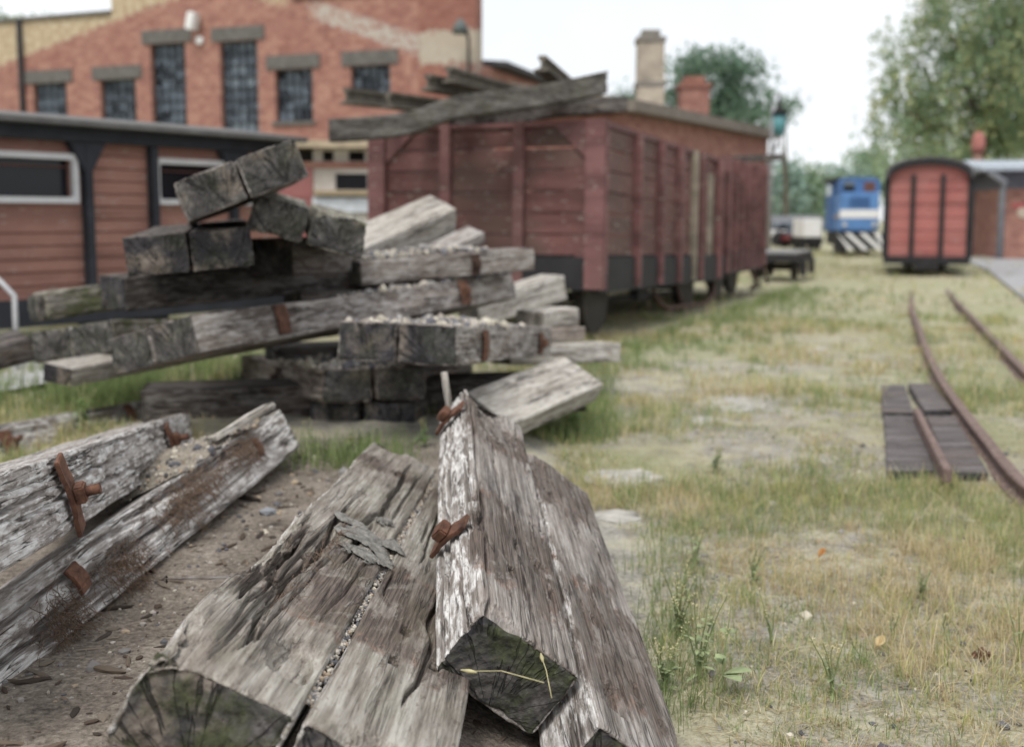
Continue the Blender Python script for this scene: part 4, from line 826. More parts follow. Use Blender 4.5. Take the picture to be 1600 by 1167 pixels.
# ------------------------------------------------------------------ red van, locomotive, right hand sheds
VX = at(1446, 430, 22.4).x; vw = .785; zv0 = at(1448, 401, 22.4).z; zvs = at(1448, 277, 22.4).z; zvt = at(1448, 247, 22.4).z
REDP = planks('hazed_red_panels', (.285, .1, .09), (.33, .145, .13), .15)  # red muted toward grey, distance haze put into the colour
rv = thing('red_van', 'haze muted red van with arched roof and dark frame standing on the far track', 'van', (VX, 22.4, 0), (0, 0, R(71)))
def arch(k, z_, n=12): return [(vw * k * math.cos(math.pi * i / n), z_ + (zvt - zvs) * math.sin(math.pi * i / n) ** .8) for i in range(n + 1)]
mb = MB(); mb.prism([(-vw, zv0), (vw, zv0)] + arch(1, zvs - .03), 'x', .02, 4.2); mb.build('body', REDP, rv)
mb = MB()
for y in (-vw, vw): mb = MB(); mb.box(-.03, .06, y - .06, y + .06, zv0 - .02, zvs); mb.build('corner_post', BLACK_IRON, rv)
for y in (-.26, .29):
    mb = MB(); mb.box(-.05, .016, y - .045, y + .045, zv0, zvs + .05); mb.build('end_post', BLACK_IRON, rv)
mb = MB(); o_ = arch(1.06, zvs); i_ = arch(.98, zvs - .13); mb.prism(o_ + i_[::-1], 'x', -.1, .0); mb.build('end_arch', BLACK_IRON, rv)
mb = MB(); o_ = arch(1.06, zvs + .02); i_ = arch(1.0, zvs - .02); mb.prism(o_ + i_[::-1], 'x', -.12, 4.35); mb.build('roof', simple('dark_van_roof', (.09, .085, .09), .8), rv)
mb = MB(); mb.box(-.06, 4.25, -vw - .03, vw + .03, zv0 - .15, zv0 - .002); mb.build('underframe', BLACK_IRON, rv)
mb = MB(); mb.tube([(-.09, -vw + .02, zv0 + .35), (-.09, -vw + .02, zv0 + .95)], .014, 6); mb.build('handrail', BLACK_IRON, rv)
mb = MB(); mb.box(-.3, -.06, -.1, .1, zv0 - .2, zv0 - .05); mb.box(-.34, -.3, -.22, .22, zv0 - .24, zv0); mb.build('buffer', BLACK_IRON, rv)
for x in (.7, 3.4): wheelset(rv, x, 0, .22, .62)
mb = MB(); mb.box(.62, .78, -.45, .45, .16, zv0 - .14); mb.build('axle_guard', BLACK_IRON, rv)
for i in range(1, 6): zz = zv0 + (zvs - zv0) * i / 6; mb = MB(); mb.box(.012, .0195, -vw + .06, vw - .06, zz - .008, zz + .004); mb.build('plank_joint', simple('van_joint', (.16, .05, .045), .8) if i == 1 else bpy.data.materials['van_joint'], rv)

BLUE = simple('loco_blue', (.1, .22, .45), .5, 0, .2, 3, 0); BLUED = simple('loco_dark_blue', (.06, .14, .32), .7, 0, .3, 3, 0)  # hood blue greyed to paint in haze; cab and grille blue darker
LX0 = at(1312, 330, 33.5).x; LX1 = at(1374, 330, 33.5).x; lw = (LX1 - LX0) / 2
def qz(py): return at(1340, py, 33.5).z
lc = thing('blue_locomotive', 'small blue shunting locomotive with white stripe beside the red van', 'locomotive', ((LX0 + LX1) / 2, 33.5, 0), (0, 0, R(81)))
mb = MB(); mb.box(0, 1.2, -lw, lw, qz(362), qz(300)); mb.box(1.2, 3.2, -lw * .95, lw * .95, qz(362), qz(318)); mb.build('hood', BLUE, lc, bevel=.05)
mb = MB(); mb.box(-.012, -.002, -lw + .02, lw - .02, qz(341), qz(328)); mb.build('stripe', WHITE, lc)
mb = MB(); mb.box(-.01, 3.2, lw + .003, lw + .012, qz(341), qz(336)); mb.build('stripe', simple('buff', (.4, .33, .26)), lc)
mb = MB(); wall = [( -lw, qz(300)), (lw, qz(300)), (lw, qz(284)), (lw * .7, qz(277)), (-lw * .7, qz(277)), (-lw, qz(284))]; mb.prism(wall, 'x', .1, 1.1); mb.prism([( -lw - .03, qz(362)), (lw + .06, qz(362)), (lw + .06, qz(284)), (lw * .7, qz(276)), (-lw * .7, qz(276)), (-lw - .03, qz(284))], 'x', 1.1, 3.0); mb.build('cab', BLUED, lc)
mb = MB(); mb.box(.9, 3.2, -lw - .1, lw + .12, qz(282), qz(276)); mb.build('roof', BLACK_IRON, lc)
for i, (y0, y1) in enumerate(((-lw * .75, -lw * .2), (lw * .25, lw * .8))):
    mb = MB(); mb.box(.085, .098, y0, y1, qz(303), qz(284)); mb.build('cab_window', PANE if i else simple('brown_window', (.12, .06, .05)), lc)
mb = MB(); mb.box(1.5, 2.6, lw + .062, lw + .075, qz(304), qz(286)); mb.build('cab_window', simple('pale_green_glass', (.3, .38, .37), .2), lc)
mb = MB(); mb.box(-.1, 4, -lw * .8, lw * .8, .3, qz(363)); mb.build('frame', BLACK_IRON, lc)
for y in (-lw * .72, lw * .72): mb = MB(); mb.tube([(-.06, y, qz(351)), (.0, y, qz(351))], [.07, .05], 12); mb.build('headlight', simple('lamp_glass', (.5, .5, .46), .3), lc)
mb = MB(); [mb.box(-.02, -.002, -lw * .5, lw * .5, qz(324) + i * .055, qz(324) + i * .055 + .025) for i in range(6)]; mb.build('grille', BLUED, lc)
mb = MB(); mb.tube([(-.02, -lw * .95, qz(360)), (-.06, -lw * .95, qz(350)), (-.06, -lw * .95, qz(312)), (-.02, -lw * .95, qz(306))], .014, 6); mb.build('handrail', WHITE, lc)
for x in (.6, 1.7, 2.8): wheelset(lc, x, 0, .26, .62)
BLK = simple('black_paint', (.02, .02, .022), .6, 0, .2, 5, 0)
mb = MB(); mb.box(-.28, -.12, -lw - .12, lw + .1, .2, qz(364)); bbm = mb.build('buffer_beam', BLK, lc)
zt_, zb2 = qz(364), .2
for i in range(-1, 3):
    y0 = -lw - .1 + i * .42
    pts = [(y0, zb2), (y0 + .17, zb2), (y0 + .72, zt_), (y0 + .55, zt_)]
    lim = lambda v: max(-lw - .115, min(lw + .095, v))
    pts = [(lim(a), c) for a, c in pts]
    if pts[2][0] - pts[3][0] < .02 and pts[1][0] - pts[0][0] < .02: continue
    mb = MB(); mb.prism(pts, 'x', -.288, -.281); mb.build('white_chevron', WHITE, bbm)

# striped buffer stop leaning before the locomotive was read as its beam; small things far away
fb = thing('white_box_van', 'tiny white van far beyond, left of the blue locomotive', 'van', (at(1271, 330, 40).x, 40, 0))
mb = MB(); mb.box(-.32, .32, 0, 1.6, .45, 1.12); mb.build('box', WHITE, fb, bevel=.03)
mb = MB(); mb.box(-.3, .3, 0, 1.6, .25, .44); mb.build('chassis', BLACK_IRON, fb)
for x in (-.26, .26):
    for y in (.25, 1.3): mb = MB(); mb.tube([(x - .04, y, .2), (x + .04, y, .2)], .2, 14); mb.build('wheel', BLK, fb)
def car(name, px, Y, ln, h, mat, label):
    t = thing(name, label, 'car', (at(px, 330, Y).x, Y, 0), (0, 0, R(8)))
    a = ln / 2
    mb = MB(); mb.prism([(-a, .25), (a, .25), (a, .6 * h), (a * .85, .68 * h), (-a * .85, .68 * h), (-a, .6 * h)], 'y', -.75, .75); mb.build('body', mat, t, bevel=.05)
    mb = MB(); mb.prism([(-a * .7, .69 * h), (a * .55, .69 * h), (a * .3, h), (-a * .45, h)], 'y', -.66, .66); mb.build('cabin', PANE, t, bevel=.04)
    for x in (-a * .62, a * .62):
        for y in (-.7, .7): mb = MB(); mb.tube([(x, y - .09, .31), (x, y + .09, .31)], .31, 16); mb.build('wheel', BLK, t)
    return t
car('parked_car', 1227, 46, 1.7, .95, WHITE, 'blurred white car parked far behind the flat truck')
car('parked_car', 1250, 43, 1.0, .75, simple('car_dark_red', (.14, .025, .03), .4), 'blurred dark red car parked beside the white one')
fs = thing('low_shed', 'low grey roofed shed far behind the white car', 'shed', (at(1205, 330, 56).x, 56, 0))
mb = MB(); mb.box(0, 2.6, 0, 3, 0, .75); mb.build('wall', simple('far_wall', (.3, .3, .3)), fs)
mb = MB(); mb.prism([(-.2, .752), (3.2, .752), (1.5, 1.25)], 'x', -.2, 2.8); mb.build('roof', simple('far_roof_grey', (.15, .155, .17)), fs)

SX = at(1566, 330, 31); rsd = thing('brick_shed', 'red brick shed with blue grey eaves and zinc downpipe at the right edge', 'shed', (SX.x, 31, 0), (0, 0, R(-8)))
def rz(py): return at(1580, py, 31).z
mb = MB(); mb.box(0, 7, 0, 6, 0, rz(295)); mb.build('wall', BRICK, rsd)
mb = MB(); mb.box(0, 7, .0, 6, rz(295) + .002, rz(268)); mb.build('upper_wall', simple('slate_boarding', (.12, .12, .14)), rsd)
mb = MB(); mb.prism([(-.6, rz(268) + .003), (-.6, rz(262)), (6.4, rz(262) + .5), (6.4, rz(268) + .1)], 'x', -.75, 7.4); mb.build('roof', simple('pale_blue_roof_edge', (.36, .4, .45), .6), rsd)
mb = MB(); mb.tube([(-.55, -.5, rz(268)), (-.05, -.3, rz(285)), (-.05, -.12, rz(300)), (-.05, -.12, .05)], .09, 8); mb.build('downpipe', simple('zinc_pipe', (.3, .31, .34), .5, .3), rsd)
mb = MB(); mb.tube([(.55, -.03, rz(332)), (.55, -.002, rz(332))], .16, 14); mb.build('pale_plate', simple('sand_plate', (.5, .42, .33)), rsd)
mb = MB(); mb.box(.25, .7, -.03, -.002, rz(325), rz(318)); mb.build('red_sign', simple('sign_red', (.4, .1, .1)), rsd)
sx2 = at(1517, 330, 34); ds = thing('plank_shed', 'dark brown plank shed with tall doors between red van and brick shed', 'shed', (sx2.x, 34, 0))
def dz(py): return at(1540, py, 34).z
ww_ = at(1556, 330, 34).x - sx2.x
mb = MB(); mb.box(0, ww_ + .4, 0, 4, 0, dz(282)); mb.build('wall', planks('dark_brown_planks', (.13, .06, .04), (.09, .05, .04)), ds)
for a, b_ in ((.1, ww_ / 2 - .02), (ww_ / 2 + .02, ww_)): mb = MB(); mb.box(a, b_, -.06, -.002, .05, dz(352)); mb.build('door', simple('door_black_brown', (.05, .042, .04)), ds)
mb = MB(); mb.box(-.3, ww_ + .6, -.3, 4.2, dz(282) + .003, dz(272)); mb.build('roof', simple('shed_roof', (.28, .3, .33)), ds)
fp = thing('stove_flue', 'tall red brown flue pipe rising behind the red van', 'chimney', (at(1524, 330, 38).x, 38, 0))
mb = MB(); mb.tube([(0, 0, 0), (0, 0, at(1524, 240, 38).z)], .16, 12); mb.build('pipe', simple('flue_brown', (.22, .13, .1)), fp)
mb = MB(); zz = at(1524, 228, 38).z; mb.tube([(0, 0, zz - .25), (0, 0, zz), (0, 0, zz + .3), (0, 0, zz + .45)], [.2, .22, .2, .1], 12); mb.build('cowl', simple('flue_red', (.33, .13, .11)), fp)

# ------------------------------------------------------------------ track
def rail_path(name, pts, label):
    P = [Vector((p[0], p[1], p[2] - .085)) for p in pts]; Q = []
    for i in range(len(P) - 1):
        p0, p1, p2, p3 = P[max(i - 1, 0)], P[i], P[i + 1], P[min(i + 2, len(P) - 1)]
        for j in range(6):
            f = j / 6; Q.append(.5 * (2 * p1 + (p2 - p0) * f + (2 * p0 - 5 * p1 + 4 * p2 - p3) * f * f + (3 * p1 - p0 - 3 * p2 + p3) * f ** 3))
    Q.append(P[-1])
    prof = [(-.045, .0), (-.045, .012), (-.008, .024), (-.008, .058), (-.026, .066), (-.027, .08), (-.02, .086), (.02, .086), (.027, .08), (.026, .066), (.008, .058), (.008, .024), (.045, .012), (.045, 0)]
    mb = MB(); rings = []
    for i, q in enumerate(Q):
        d = (Q[min(i + 1, len(Q) - 1)] - Q[max(i - 1, 0)]); d.z = 0; d.normalize(); s = Vector((d.y, -d.x, 0))
        rings.append([mb.bm.verts.new(q + s * a + Vector((0, 0, c))) for a, c in prof])
    for a, c in zip(rings, rings[1:]):
        for k_ in range(len(prof)): mb.bm.faces.new([a[k_], a[(k_ + 1) % len(prof)], c[(k_ + 1) % len(prof)], c[k_]])
    mb.bm.faces.new(rings[0]); mb.bm.faces.new(rings[-1])
    return tag(mb.build(name, RAIL), label, 'rail', 'rails of the track in the grass')
zr = .07
rail_path('steel_rail', [gnd(1760, 870, zr), gnd(1600, 752, zr), gnd(1540, 682, zr), gnd(1500, 632, zr), gnd(1468, 586, zr), gnd(1448, 545, zr), gnd(1434, 505, zr), gnd(1424, 476, .05), gnd(1426, 448, -.06)], 'rusty rail with a kink in the grass, left of the two')
rail_path('steel_rail', [gnd(1760, 720, zr), gnd(1660, 632, zr), gnd(1600, 576, zr), gnd(1545, 520, zr), gnd(1515, 490, zr), gnd(1490, 465, .05), gnd(1474, 446, -.06)], 'straighter rusty rail in the grass, right of the two')
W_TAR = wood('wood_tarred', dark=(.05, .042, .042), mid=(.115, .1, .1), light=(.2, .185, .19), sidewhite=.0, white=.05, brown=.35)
def crossing(c4, label, seed, z=.035):
    q = [np.array(gnd(*p, z)) for p in c4]      # near-left, near-right, far-left, far-right
    me = beam_mesh('crossing_timber', 1.0, .2, .12, seed, 40, 24, 6, rad=.012, rough=.006); n = len(me.vertices)
    co = np.empty(n * 3, np.float32); me.vertices.foreach_get('co', co); co = co.reshape(-1, 3)
    t = co[:, 0:1]; v = .5 - co[:, 1:2] / .4
    w_ = (q[0] * (1 - v) + q[1] * v) * (1 - t) + (q[2] * (1 - v) + q[3] * v) * t; w_[:, 2] += co[:, 2] - .055
    c = w_.mean(0); c[2] = 0; me.vertices.foreach_set('co', (w_ - c).astype(np.float32).ravel()); me.update()
    return tag(mesh_obj('crossing_timber', me, [W_TAR, E_DARK], None, c), label, 'timber', 'tarred timbers laid flush beside the left rail')
crossing([(1385, 736), (1462, 736), (1380, 648), (1432, 648)], 'tarred timber of the crossing, near left one', 1)
crossing([(1378, 644), (1428, 644), (1376, 600), (1414, 600)], 'tarred timber of the crossing, far left one', 2)
crossing([(1484, 738), (1546, 738), (1446, 648), (1492, 648)], 'tarred timber of the crossing, near right one by the rail', 3)
crossing([(1444, 640), (1490, 640), (1418, 598), (1454, 598)], 'tarred timber of the crossing, far right one by the kink', 4)
A, B_ = gnd(1480, 744, .07), gnd(1432, 646, .07); d = B_ - A
mb = MB(); mb.box(0, d.length, -.018, .018, -.03, .03); tag(mb.build('iron_strip', RAIL, None, A, (0, 0, math.atan2(d.y, d.x)), bevel=.004), 'rusty iron guard strip between the tarred crossing timbers', 'iron strip')
for i, (px, py, sx, sy, lab) in enumerate(((1155, 625, .26, .42, 'large broken pale slab sunk in the dry grass'), (970, 745, .2, .22, 'pale mossy slab beside the ridge shaped pair, the bigger'), (962, 805, .1, .12, 'small pale slab nearest the ridge shaped pair'), (1272, 548, .07, .4, 'long narrow pale strip in the grass toward the track'), (1105, 655, .14, .14, 'small pale slab left of the large broken one'))):
    q = gnd(px, py); rr_ = random.Random(i); mb = MB()
    out = [(sx * math.cos(a) * rr_.uniform(.7, 1.15), sy * math.sin(a) * rr_.uniform(.7, 1.15)) for a in [k_ * .4488 for k_ in range(14)]]
    mb.prism(out, 'z', -.05, .012); o_ = mb.build('stone_slab', simple('slab_mossy', (.37, .355, .325), .95, 0, .45, 14, .8) if i == 0 else bpy.data.materials['slab_mossy'], None, (q.x, q.y, gz1(q.x, q.y) - .002), (0, 0, R(-20 if i != 3 else -32)), bevel=.006)
    tag(o_, lab, 'slab', 'pale slabs sunk in the grass')

# ------------------------------------------------------------------ trees
def leafmat(name, cols):
    b = NB(name, .75); a = b.new('ShaderNodeAttribute', attribute_name='tint').outputs['Color']; b.col(a)
    tr = b.new('ShaderNodeBsdfTranslucent', {'Color': a}); mxs = b.new('ShaderNodeMixShader', {0: .42})
    b.t.links.new(b.b.outputs[0], mxs.inputs[1]); b.t.links.new(tr.outputs[0], mxs.inputs[2]); b.t.links.new(mxs.outputs[0], b.t.nodes['Material Output'].inputs['Surface']); return b.m
LEAF = leafmat('leaves', None); BARKM = simple('tree_bark', (.12, .1, .08), .9, 0, .4, 8, .5)
def tree(P, H, blobs, n, ls, pal, label, seed, droop=0., trunk_h=None, name='leafy_tree', group=None, trunk_r=None):
    """blobs: (dx, dy, z, rx, rz) crown masses filled with clustered leaf faces"""
    r = np.random.RandomState(seed); t = thing(name, label, 'tree', P, (0, 0, 0), group)
    B = np.array(blobs); wv = B[:, 3] ** 2 * B[:, 4]; nb = r.choice(len(B), n // 14, p=wv / wv.sum())
    d = r.normal(size=(len(nb), 3)); d /= np.linalg.norm(d, axis=1)[:, None]; rad = r.uniform(.25, 1.06, len(nb)) ** .55
    cl = np.c_[B[nb, 0] + d[:, 0] * rad * B[nb, 3], B[nb, 1] + d[:, 1] * rad * B[nb, 3], B[nb, 2] + d[:, 2] * rad * B[nb, 4]]
    keep = fbm(cl * (1.6 / max(.6, H * .12)), seed, 3) > .48; cl = cl[keep]
    m = 20; c = np.repeat(cl, m, 0); k_ = len(c)
    off = r.normal(size=(k_, 3)) * ls * np.array([2.6, 2.6, 1.8])
    if droop: hang = np.abs(r.normal(size=k_)) * droop; off[:, 2] -= hang; off[:, :2] *= .6
    c = c + off
    a = r.normal(size=(k_, 3)); a /= np.linalg.norm(a, axis=1)[:, None]; b2 = np.cross(a, r.normal(size=(k_, 3))); b2 /= np.linalg.norm(b2, axis=1)[:, None]
    s = ls * r.uniform(.6, 1.4, (k_, 1)); V = np.stack([c - a * s, c + b2 * s * .5, c + a * s, c - b2 * s * .5], 1).reshape(-1, 3)
    F = np.arange(k_ * 4).reshape(-1, 4); me = np_mesh('crown', V, F, False)
    pal = np.array(pal); ci = np.repeat(r.randint(0, len(pal), len(cl)), m); mixr = r.uniform(0, 1, k_) < .3; ci[mixr] = r.randint(0, len(pal), mixr.sum())
    tint_attr(me, np.repeat(pal[ci] * r.uniform(.75, 1.25, (k_, 1)), 4, 0)); mesh_obj('crown', me, LEAF, t)
    mb = MB(); tr_ = trunk_r or H * .02; top = Vector((B[0, 0], B[0, 1], B[:, 2].max()))
    mb.tube([(0, 0, 0), (0, 0, H * .2), tuple(top * .55), tuple(top * .9)], [tr_ * 1.3, tr_, tr_ * .65, tr_ * .15], 8)
    for q in B: mb.tube([tuple(top * .35), tuple((Vector(q[:3]) + top * .35) / 2 + Vector((0, 0, .2))), tuple(q[:3])], [tr_ * .5, tr_ * .3, tr_ * .08], 6)
    mb.build('trunk', BARKM, t); return t
def T(px, Y): return (at(px, 330, Y).x, Y, 0)
def tblob(px, py, Y, x0, rpx, rzpx, dy=0):
    q = at(px, py, Y); return (q.x - x0, dy, q.z, rpx * Y / FPX, rzpx * Y / FPX)
GREEN = ((.25, .34, .23), (.29, .38, .25), (.21, .31, .21), (.34, .41, .26)); BIRCH = ((.31, .39, .23), (.26, .35, .21), (.37, .42, .25), (.21, .3, .18), (.4, .42, .22))
BLUEG = ((.17, .25, .18), (.2, .29, .2), (.14, .22, .16))
x0 = T(1530, 52)[0]
tree(T(1530, 52), 14, [tblob(1560, -40, 52, x0, 130, 130), tblob(1450, 100, 52, x0, 75, 90, 1), tblob(1570, 100, 52, x0, 110, 110, -1), tblob(1400, 170, 52, x0, 55, 65), tblob(1415, 60, 52, x0, 45, 60, 1), tblob(1500, 120, 52, x0, 80, 80), tblob(1480, 30, 52, x0, 80, 60), tblob(1660, 60, 52, x0, 110, 130), tblob(1500, 190, 52, x0, 90, 55), tblob(1600, 190, 52, x0, 90, 55)], 42000, .125, BIRCH, 'tall yellow green birch with drooping twigs towering behind the red van', 5, droop=.8, name='birch_tree')
x0 = T(1115, 60)[0]
tree(T(1115, 60), 10, [tblob(1105, 135, 60, x0, 60, 62), tblob(1165, 150, 60, x0, 42, 58), tblob(1065, 175, 60, x0, 30, 45), tblob(1130, 190, 60, x0, 70, 30)], 8000, .16, BLUEG, 'dark green round tree behind the square brick chimney', 6)
x0 = T(975, 62)[0]
tree(T(975, 62), 8, [tblob(975, 165, 62, x0, 22, 35), tblob(985, 190, 62, x0, 18, 20)], 900, .14, BLUEG, 'sparse small tree left of the pale chimney', 7)
x0 = T(1228, 66)[0]
tree(T(1228, 66), 8, [tblob(1228, 165, 66, x0, 12, 14), tblob(1215, 178, 66, x0, 16, 14)], 500, .16, BLUEG, 'thin treetop right behind the teal lantern', 17)
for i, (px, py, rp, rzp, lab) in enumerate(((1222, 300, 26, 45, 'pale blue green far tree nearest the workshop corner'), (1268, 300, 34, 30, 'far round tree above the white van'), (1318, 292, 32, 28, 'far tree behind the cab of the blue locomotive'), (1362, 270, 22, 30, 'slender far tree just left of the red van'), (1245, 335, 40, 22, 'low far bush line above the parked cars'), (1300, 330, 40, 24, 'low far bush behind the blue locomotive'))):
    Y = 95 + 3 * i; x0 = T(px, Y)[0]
    tree(T(px, Y), 7, [tblob(px, py, Y, x0, rp, rzp), tblob(px + 8, py + 20, Y, x0, rp * .8, rzp * .7)], 1500, .3, ((.32, .42, .36), (.36, .45, .38), (.27, .38, .33)) if i % 2 == 0 else GREEN, lab, 30 + i, group='far trees across the yard')  # lighter bluish leaf palette paints distance haze into the far trees
x0 = T(1480, 80)[0]
tree(T(1480, 80), 9, [tblob(1450, 240, 80, x0, 60, 50), tblob(1540, 250, 80, x0, 60, 50), tblob(1390, 265, 80, x0, 40, 40), tblob(1600, 240, 80, x0, 60, 50)], 3200, .26, GREEN, 'broad dark tree filling the space behind the birch', 50)
x0 = T(20, 60)[0]
tree(T(20, 60), 12, [tblob(10, 40, 60, x0, 14, 18), tblob(60, 42, 60, x0, 10, 16)], 500, .16, GREEN, 'treetop just showing above the left parapet of the brick hall', 51)

# ------------------------------------------------------------------ grass, weeds, litter
GRASS = leafmat('grass_blades', None)
STRAW = np.array(((.5, .42, .26), (.44, .36, .21), (.56, .49, .34), (.36, .28, .16))); YEL = np.array(((.4, .39, .16), (.46, .43, .2), (.34, .34, .13))); GRN = np.array(((.18, .24, .09), (.22, .28, .11), (.14, .2, .08), (.27, .32, .15)))
slabs = [(o_.location.x, o_.location.y, .12) for o_ in bpy.data.objects if o_.name.startswith('stone_slab')]
def clear_of(x, y):
    ok = np.ones(len(x), bool)
    for q in ((1385, 736, 1462, 736, 1376, 600, 1414, 600), (1484, 738, 1546, 738, 1418, 598, 1454, 598)):
        a, b_, c, d = (gnd(q[i], q[i + 1], .03) for i in (0, 2, 4, 6)); t = (y - a.y) / (c.y - a.y)
        ok &= ~((t > -.02) & (t < 1.0) & (x > a.x + (c.x - a.x) * t - .01) & (x < b_.x + (d.x - b_.x) * t + .02))
    for sx, sy, sr in slabs: ok &= ((x - sx) ** 2 + (y - sy) ** 2 > sr ** 2 * np.random.RandomState(1).uniform(.2, 1.6, len(x)))
    # under the heaps and on the bare sand
    fx_ = .16 + .42 * sstep(4.4, 2.0, y) if False else np.where(y < 4.3, .42, .3)
    ok &= ~((x < fx_) & (x > -2.0) & (y < 4.75)); ok &= ~((x < .2) & (x > -1.4) & (y > 4.7) & (y < 5.6)); ok &= ~((x < -1.4) & (y < 4.2))
    return ok
def blades(n, y0, y1, hmin, hmax, wd, seed, tuft=9, spread=.02, straw=.55, dens=None, xlim=None):
    r = np.random.RandomState(seed); nt_ = n // tuft
    y = np.sqrt(r.uniform(y0 ** 2, y1 ** 2, nt_)); x = (r.uniform(-1, 1, nt_)) * (.475 * y + .5)
    if xlim: k_ = (x > xlim[0]) & (x < xlim[1]); x, y = x[k_], y[k_]
    P = np.c_[x, y, y * 0]; pn = fbm(P * 1.3, 61, 3); pg = fbm(P * .8, 71, 3) + .25 * (fbm(P * 4, 72, 2) - .5)
    k_ = clear_of(x, y) & (r.uniform(0, 1, len(x)) < sstep(.3, .5, pn) * .9 + .1); x, y, pn, pg = x[k_], y[k_], pn[k_], pg[k_]
    hs = (hmin + (hmax - hmin) * r.beta(1.6, 3, len(x))) * (.55 + .9 * sstep(.4, .62, pn))
    kind = np.where(pg > .485, 2, np.where(r.uniform(0, 1, len(x)) < straw, 0, np.where(r.uniform(0, 1, len(x)) < .6, 1, 2)))
    kind = np.where((kind == 2) & (r.uniform(0, 1, len(x)) < .25), 1, kind)
    x = np.repeat(x, tuft); y = np.repeat(y, tuft); hs = np.repeat(hs, tuft) * r.uniform(.45, 1.15, len(x)); kind = np.repeat(kind, tuft)
    x = x + r.normal(0, spread, len(x)); y = y + r.normal(0, spread, len(y)); m = len(x)
    a = r.uniform(0, 6.283, m); lean = r.gamma(1.8, .36, m); ld = np.c_[np.cos(a), np.sin(a)]
    wv = wd * r.uniform(.6, 1.4, m); sd = np.c_[-np.sin(a + r.normal(0, .5, m)), np.cos(a)]
    z = gz(x, y) - .004; base = np.c_[x, y, z]; rows = []
    for t, wk in ((0, 1), (.4, .85), (.75, .55), (1, .06)):
        off = lean * hs * t ** 1.8; hh = hs * t * np.cos(np.minimum(lean * t * .6, 1.2))
        c = base + np.c_[ld * off[:, None], hh]; s2 = np.c_[sd * (wv * wk)[:, None], np.zeros(m)]
        rows += [c - s2, c + s2]
    V = np.stack(rows, 1).reshape(-1, 3); b0 = (np.arange(m) * 8)[:, None, None]
    F = (np.array([[0, 1, 3, 2], [2, 3, 5, 4], [4, 5, 7, 6]])[None] + b0).reshape(-1, 4)
    pal = np.concatenate([STRAW, YEL, GRN]); st = np.array([0, 4, 7])[kind]; ln = np.array([4, 3, 4])[kind]
    dead = r.uniform(0, 1, m) < .3; st = np.where(dead, 0, st); ln = np.where(dead, 4, ln)
    ci = st + (r.uniform(0, 1, m) * ln).astype(int); col = pal[ci] * r.uniform(.9, 1.4, (m, 1))
    me = np_mesh('grass', V, F, True); tint_attr(me, np.repeat(col, 8, 0)); return me
for args in ((125000, 1.7, 4.8, .015, .1, .001, 1, 12, .022), (60000, 4.4, 7.5, .02, .12, .0017, 2, 10, .03), (45000, 7.0, 13, .04, .14, .003, 3, 9, .05), (36000, 12, 40, .04, .15, .008, 4, 8, .12)):
    tag(mesh_obj('grass', blades(*args), GRASS), kind='stuff')
# greener strip beside the wagons and around the rear heap
def strip(n, fn, h0, h1, wd, seed):
    r = np.random.RandomState(seed); p = np.array([fn(r) for _ in range(n // 10)]); x = np.repeat(p[:, 0], 10) + r.normal(0, .04, n // 10 * 10); y = np.repeat(p[:, 1], 10) + r.normal(0, .04, n // 10 * 10)
    m = len(x); hs = r.uniform(h0, h1, m); a = r.uniform(0, 6.283, m); ld = np.c_[np.cos(a), np.sin(a)]; sd = np.c_[-np.sin(a), np.cos(a)]; lean = r.gamma(1.5, .25, m); rows = []
    for t, wk in ((0, 1), (.5, .8), (1, .08)):
        c = np.c_[x, y, gz(x, y) - .003] + np.c_[ld * (lean * hs * t ** 1.8)[:, None], hs * t]; s2 = np.c_[sd * (wd * wk), np.zeros(m)] if np.isscalar(wd * wk) else 0
        rows += [c - s2, c + s2]
    V = np.stack(rows, 1).reshape(-1, 3); F = (np.array([[0, 1, 3, 2], [2, 3, 5, 4]])[None] + (np.arange(m) * 6)[:, None, None]).reshape(-1, 4)
    me = np_mesh('grass', V, F, True); col = GRN[r.randint(0, 4, m)] * r.uniform(.8, 1.3, (m, 1)); tint_attr(me, np.repeat(col, 6, 0)); return me
def f1(r): t = r.uniform(-1.5, 9); q = WP + WDIR * t; e = .25 + r.exponential(.55); return (q.x + .92 * e, q.y - .39 * e)
def f2(r): q = gnd(r.uniform(95, 240), r.uniform(575, 640)); return (q.x, q.y)
def f3(r): q = gnd(r.uniform(830, 960), r.uniform(560, 690), .02); return (q.x, q.y)
def f4(r): q = gnd(r.uniform(450, 640), r.uniform(695, 735), .15); return (q.x, q.y)
def f5(r): q = gnd(r.normal(1045, 25), r.uniform(800, 1120)); return (q.x, q.y)
def f6(r): return (r.uniform(-6, -1.5), r.uniform(6.4, 9.0))
for n, fn, h0, h1, wd, sd_ in ((4500, f1, .03, .13, .004, 1), (5000, f2, .05, .22, .003, 2), (3500, f3, .04, .15, .002, 3), (800, f4, .04, .12, .002, 4), (1100, f5, .02, .1, .0012, 5), (9000, f6, .05, .2, .004, 6)):
    tag(mesh_obj('grass', strip(n, fn, h0, h1, wd, sd_), GRASS), kind='stuff')

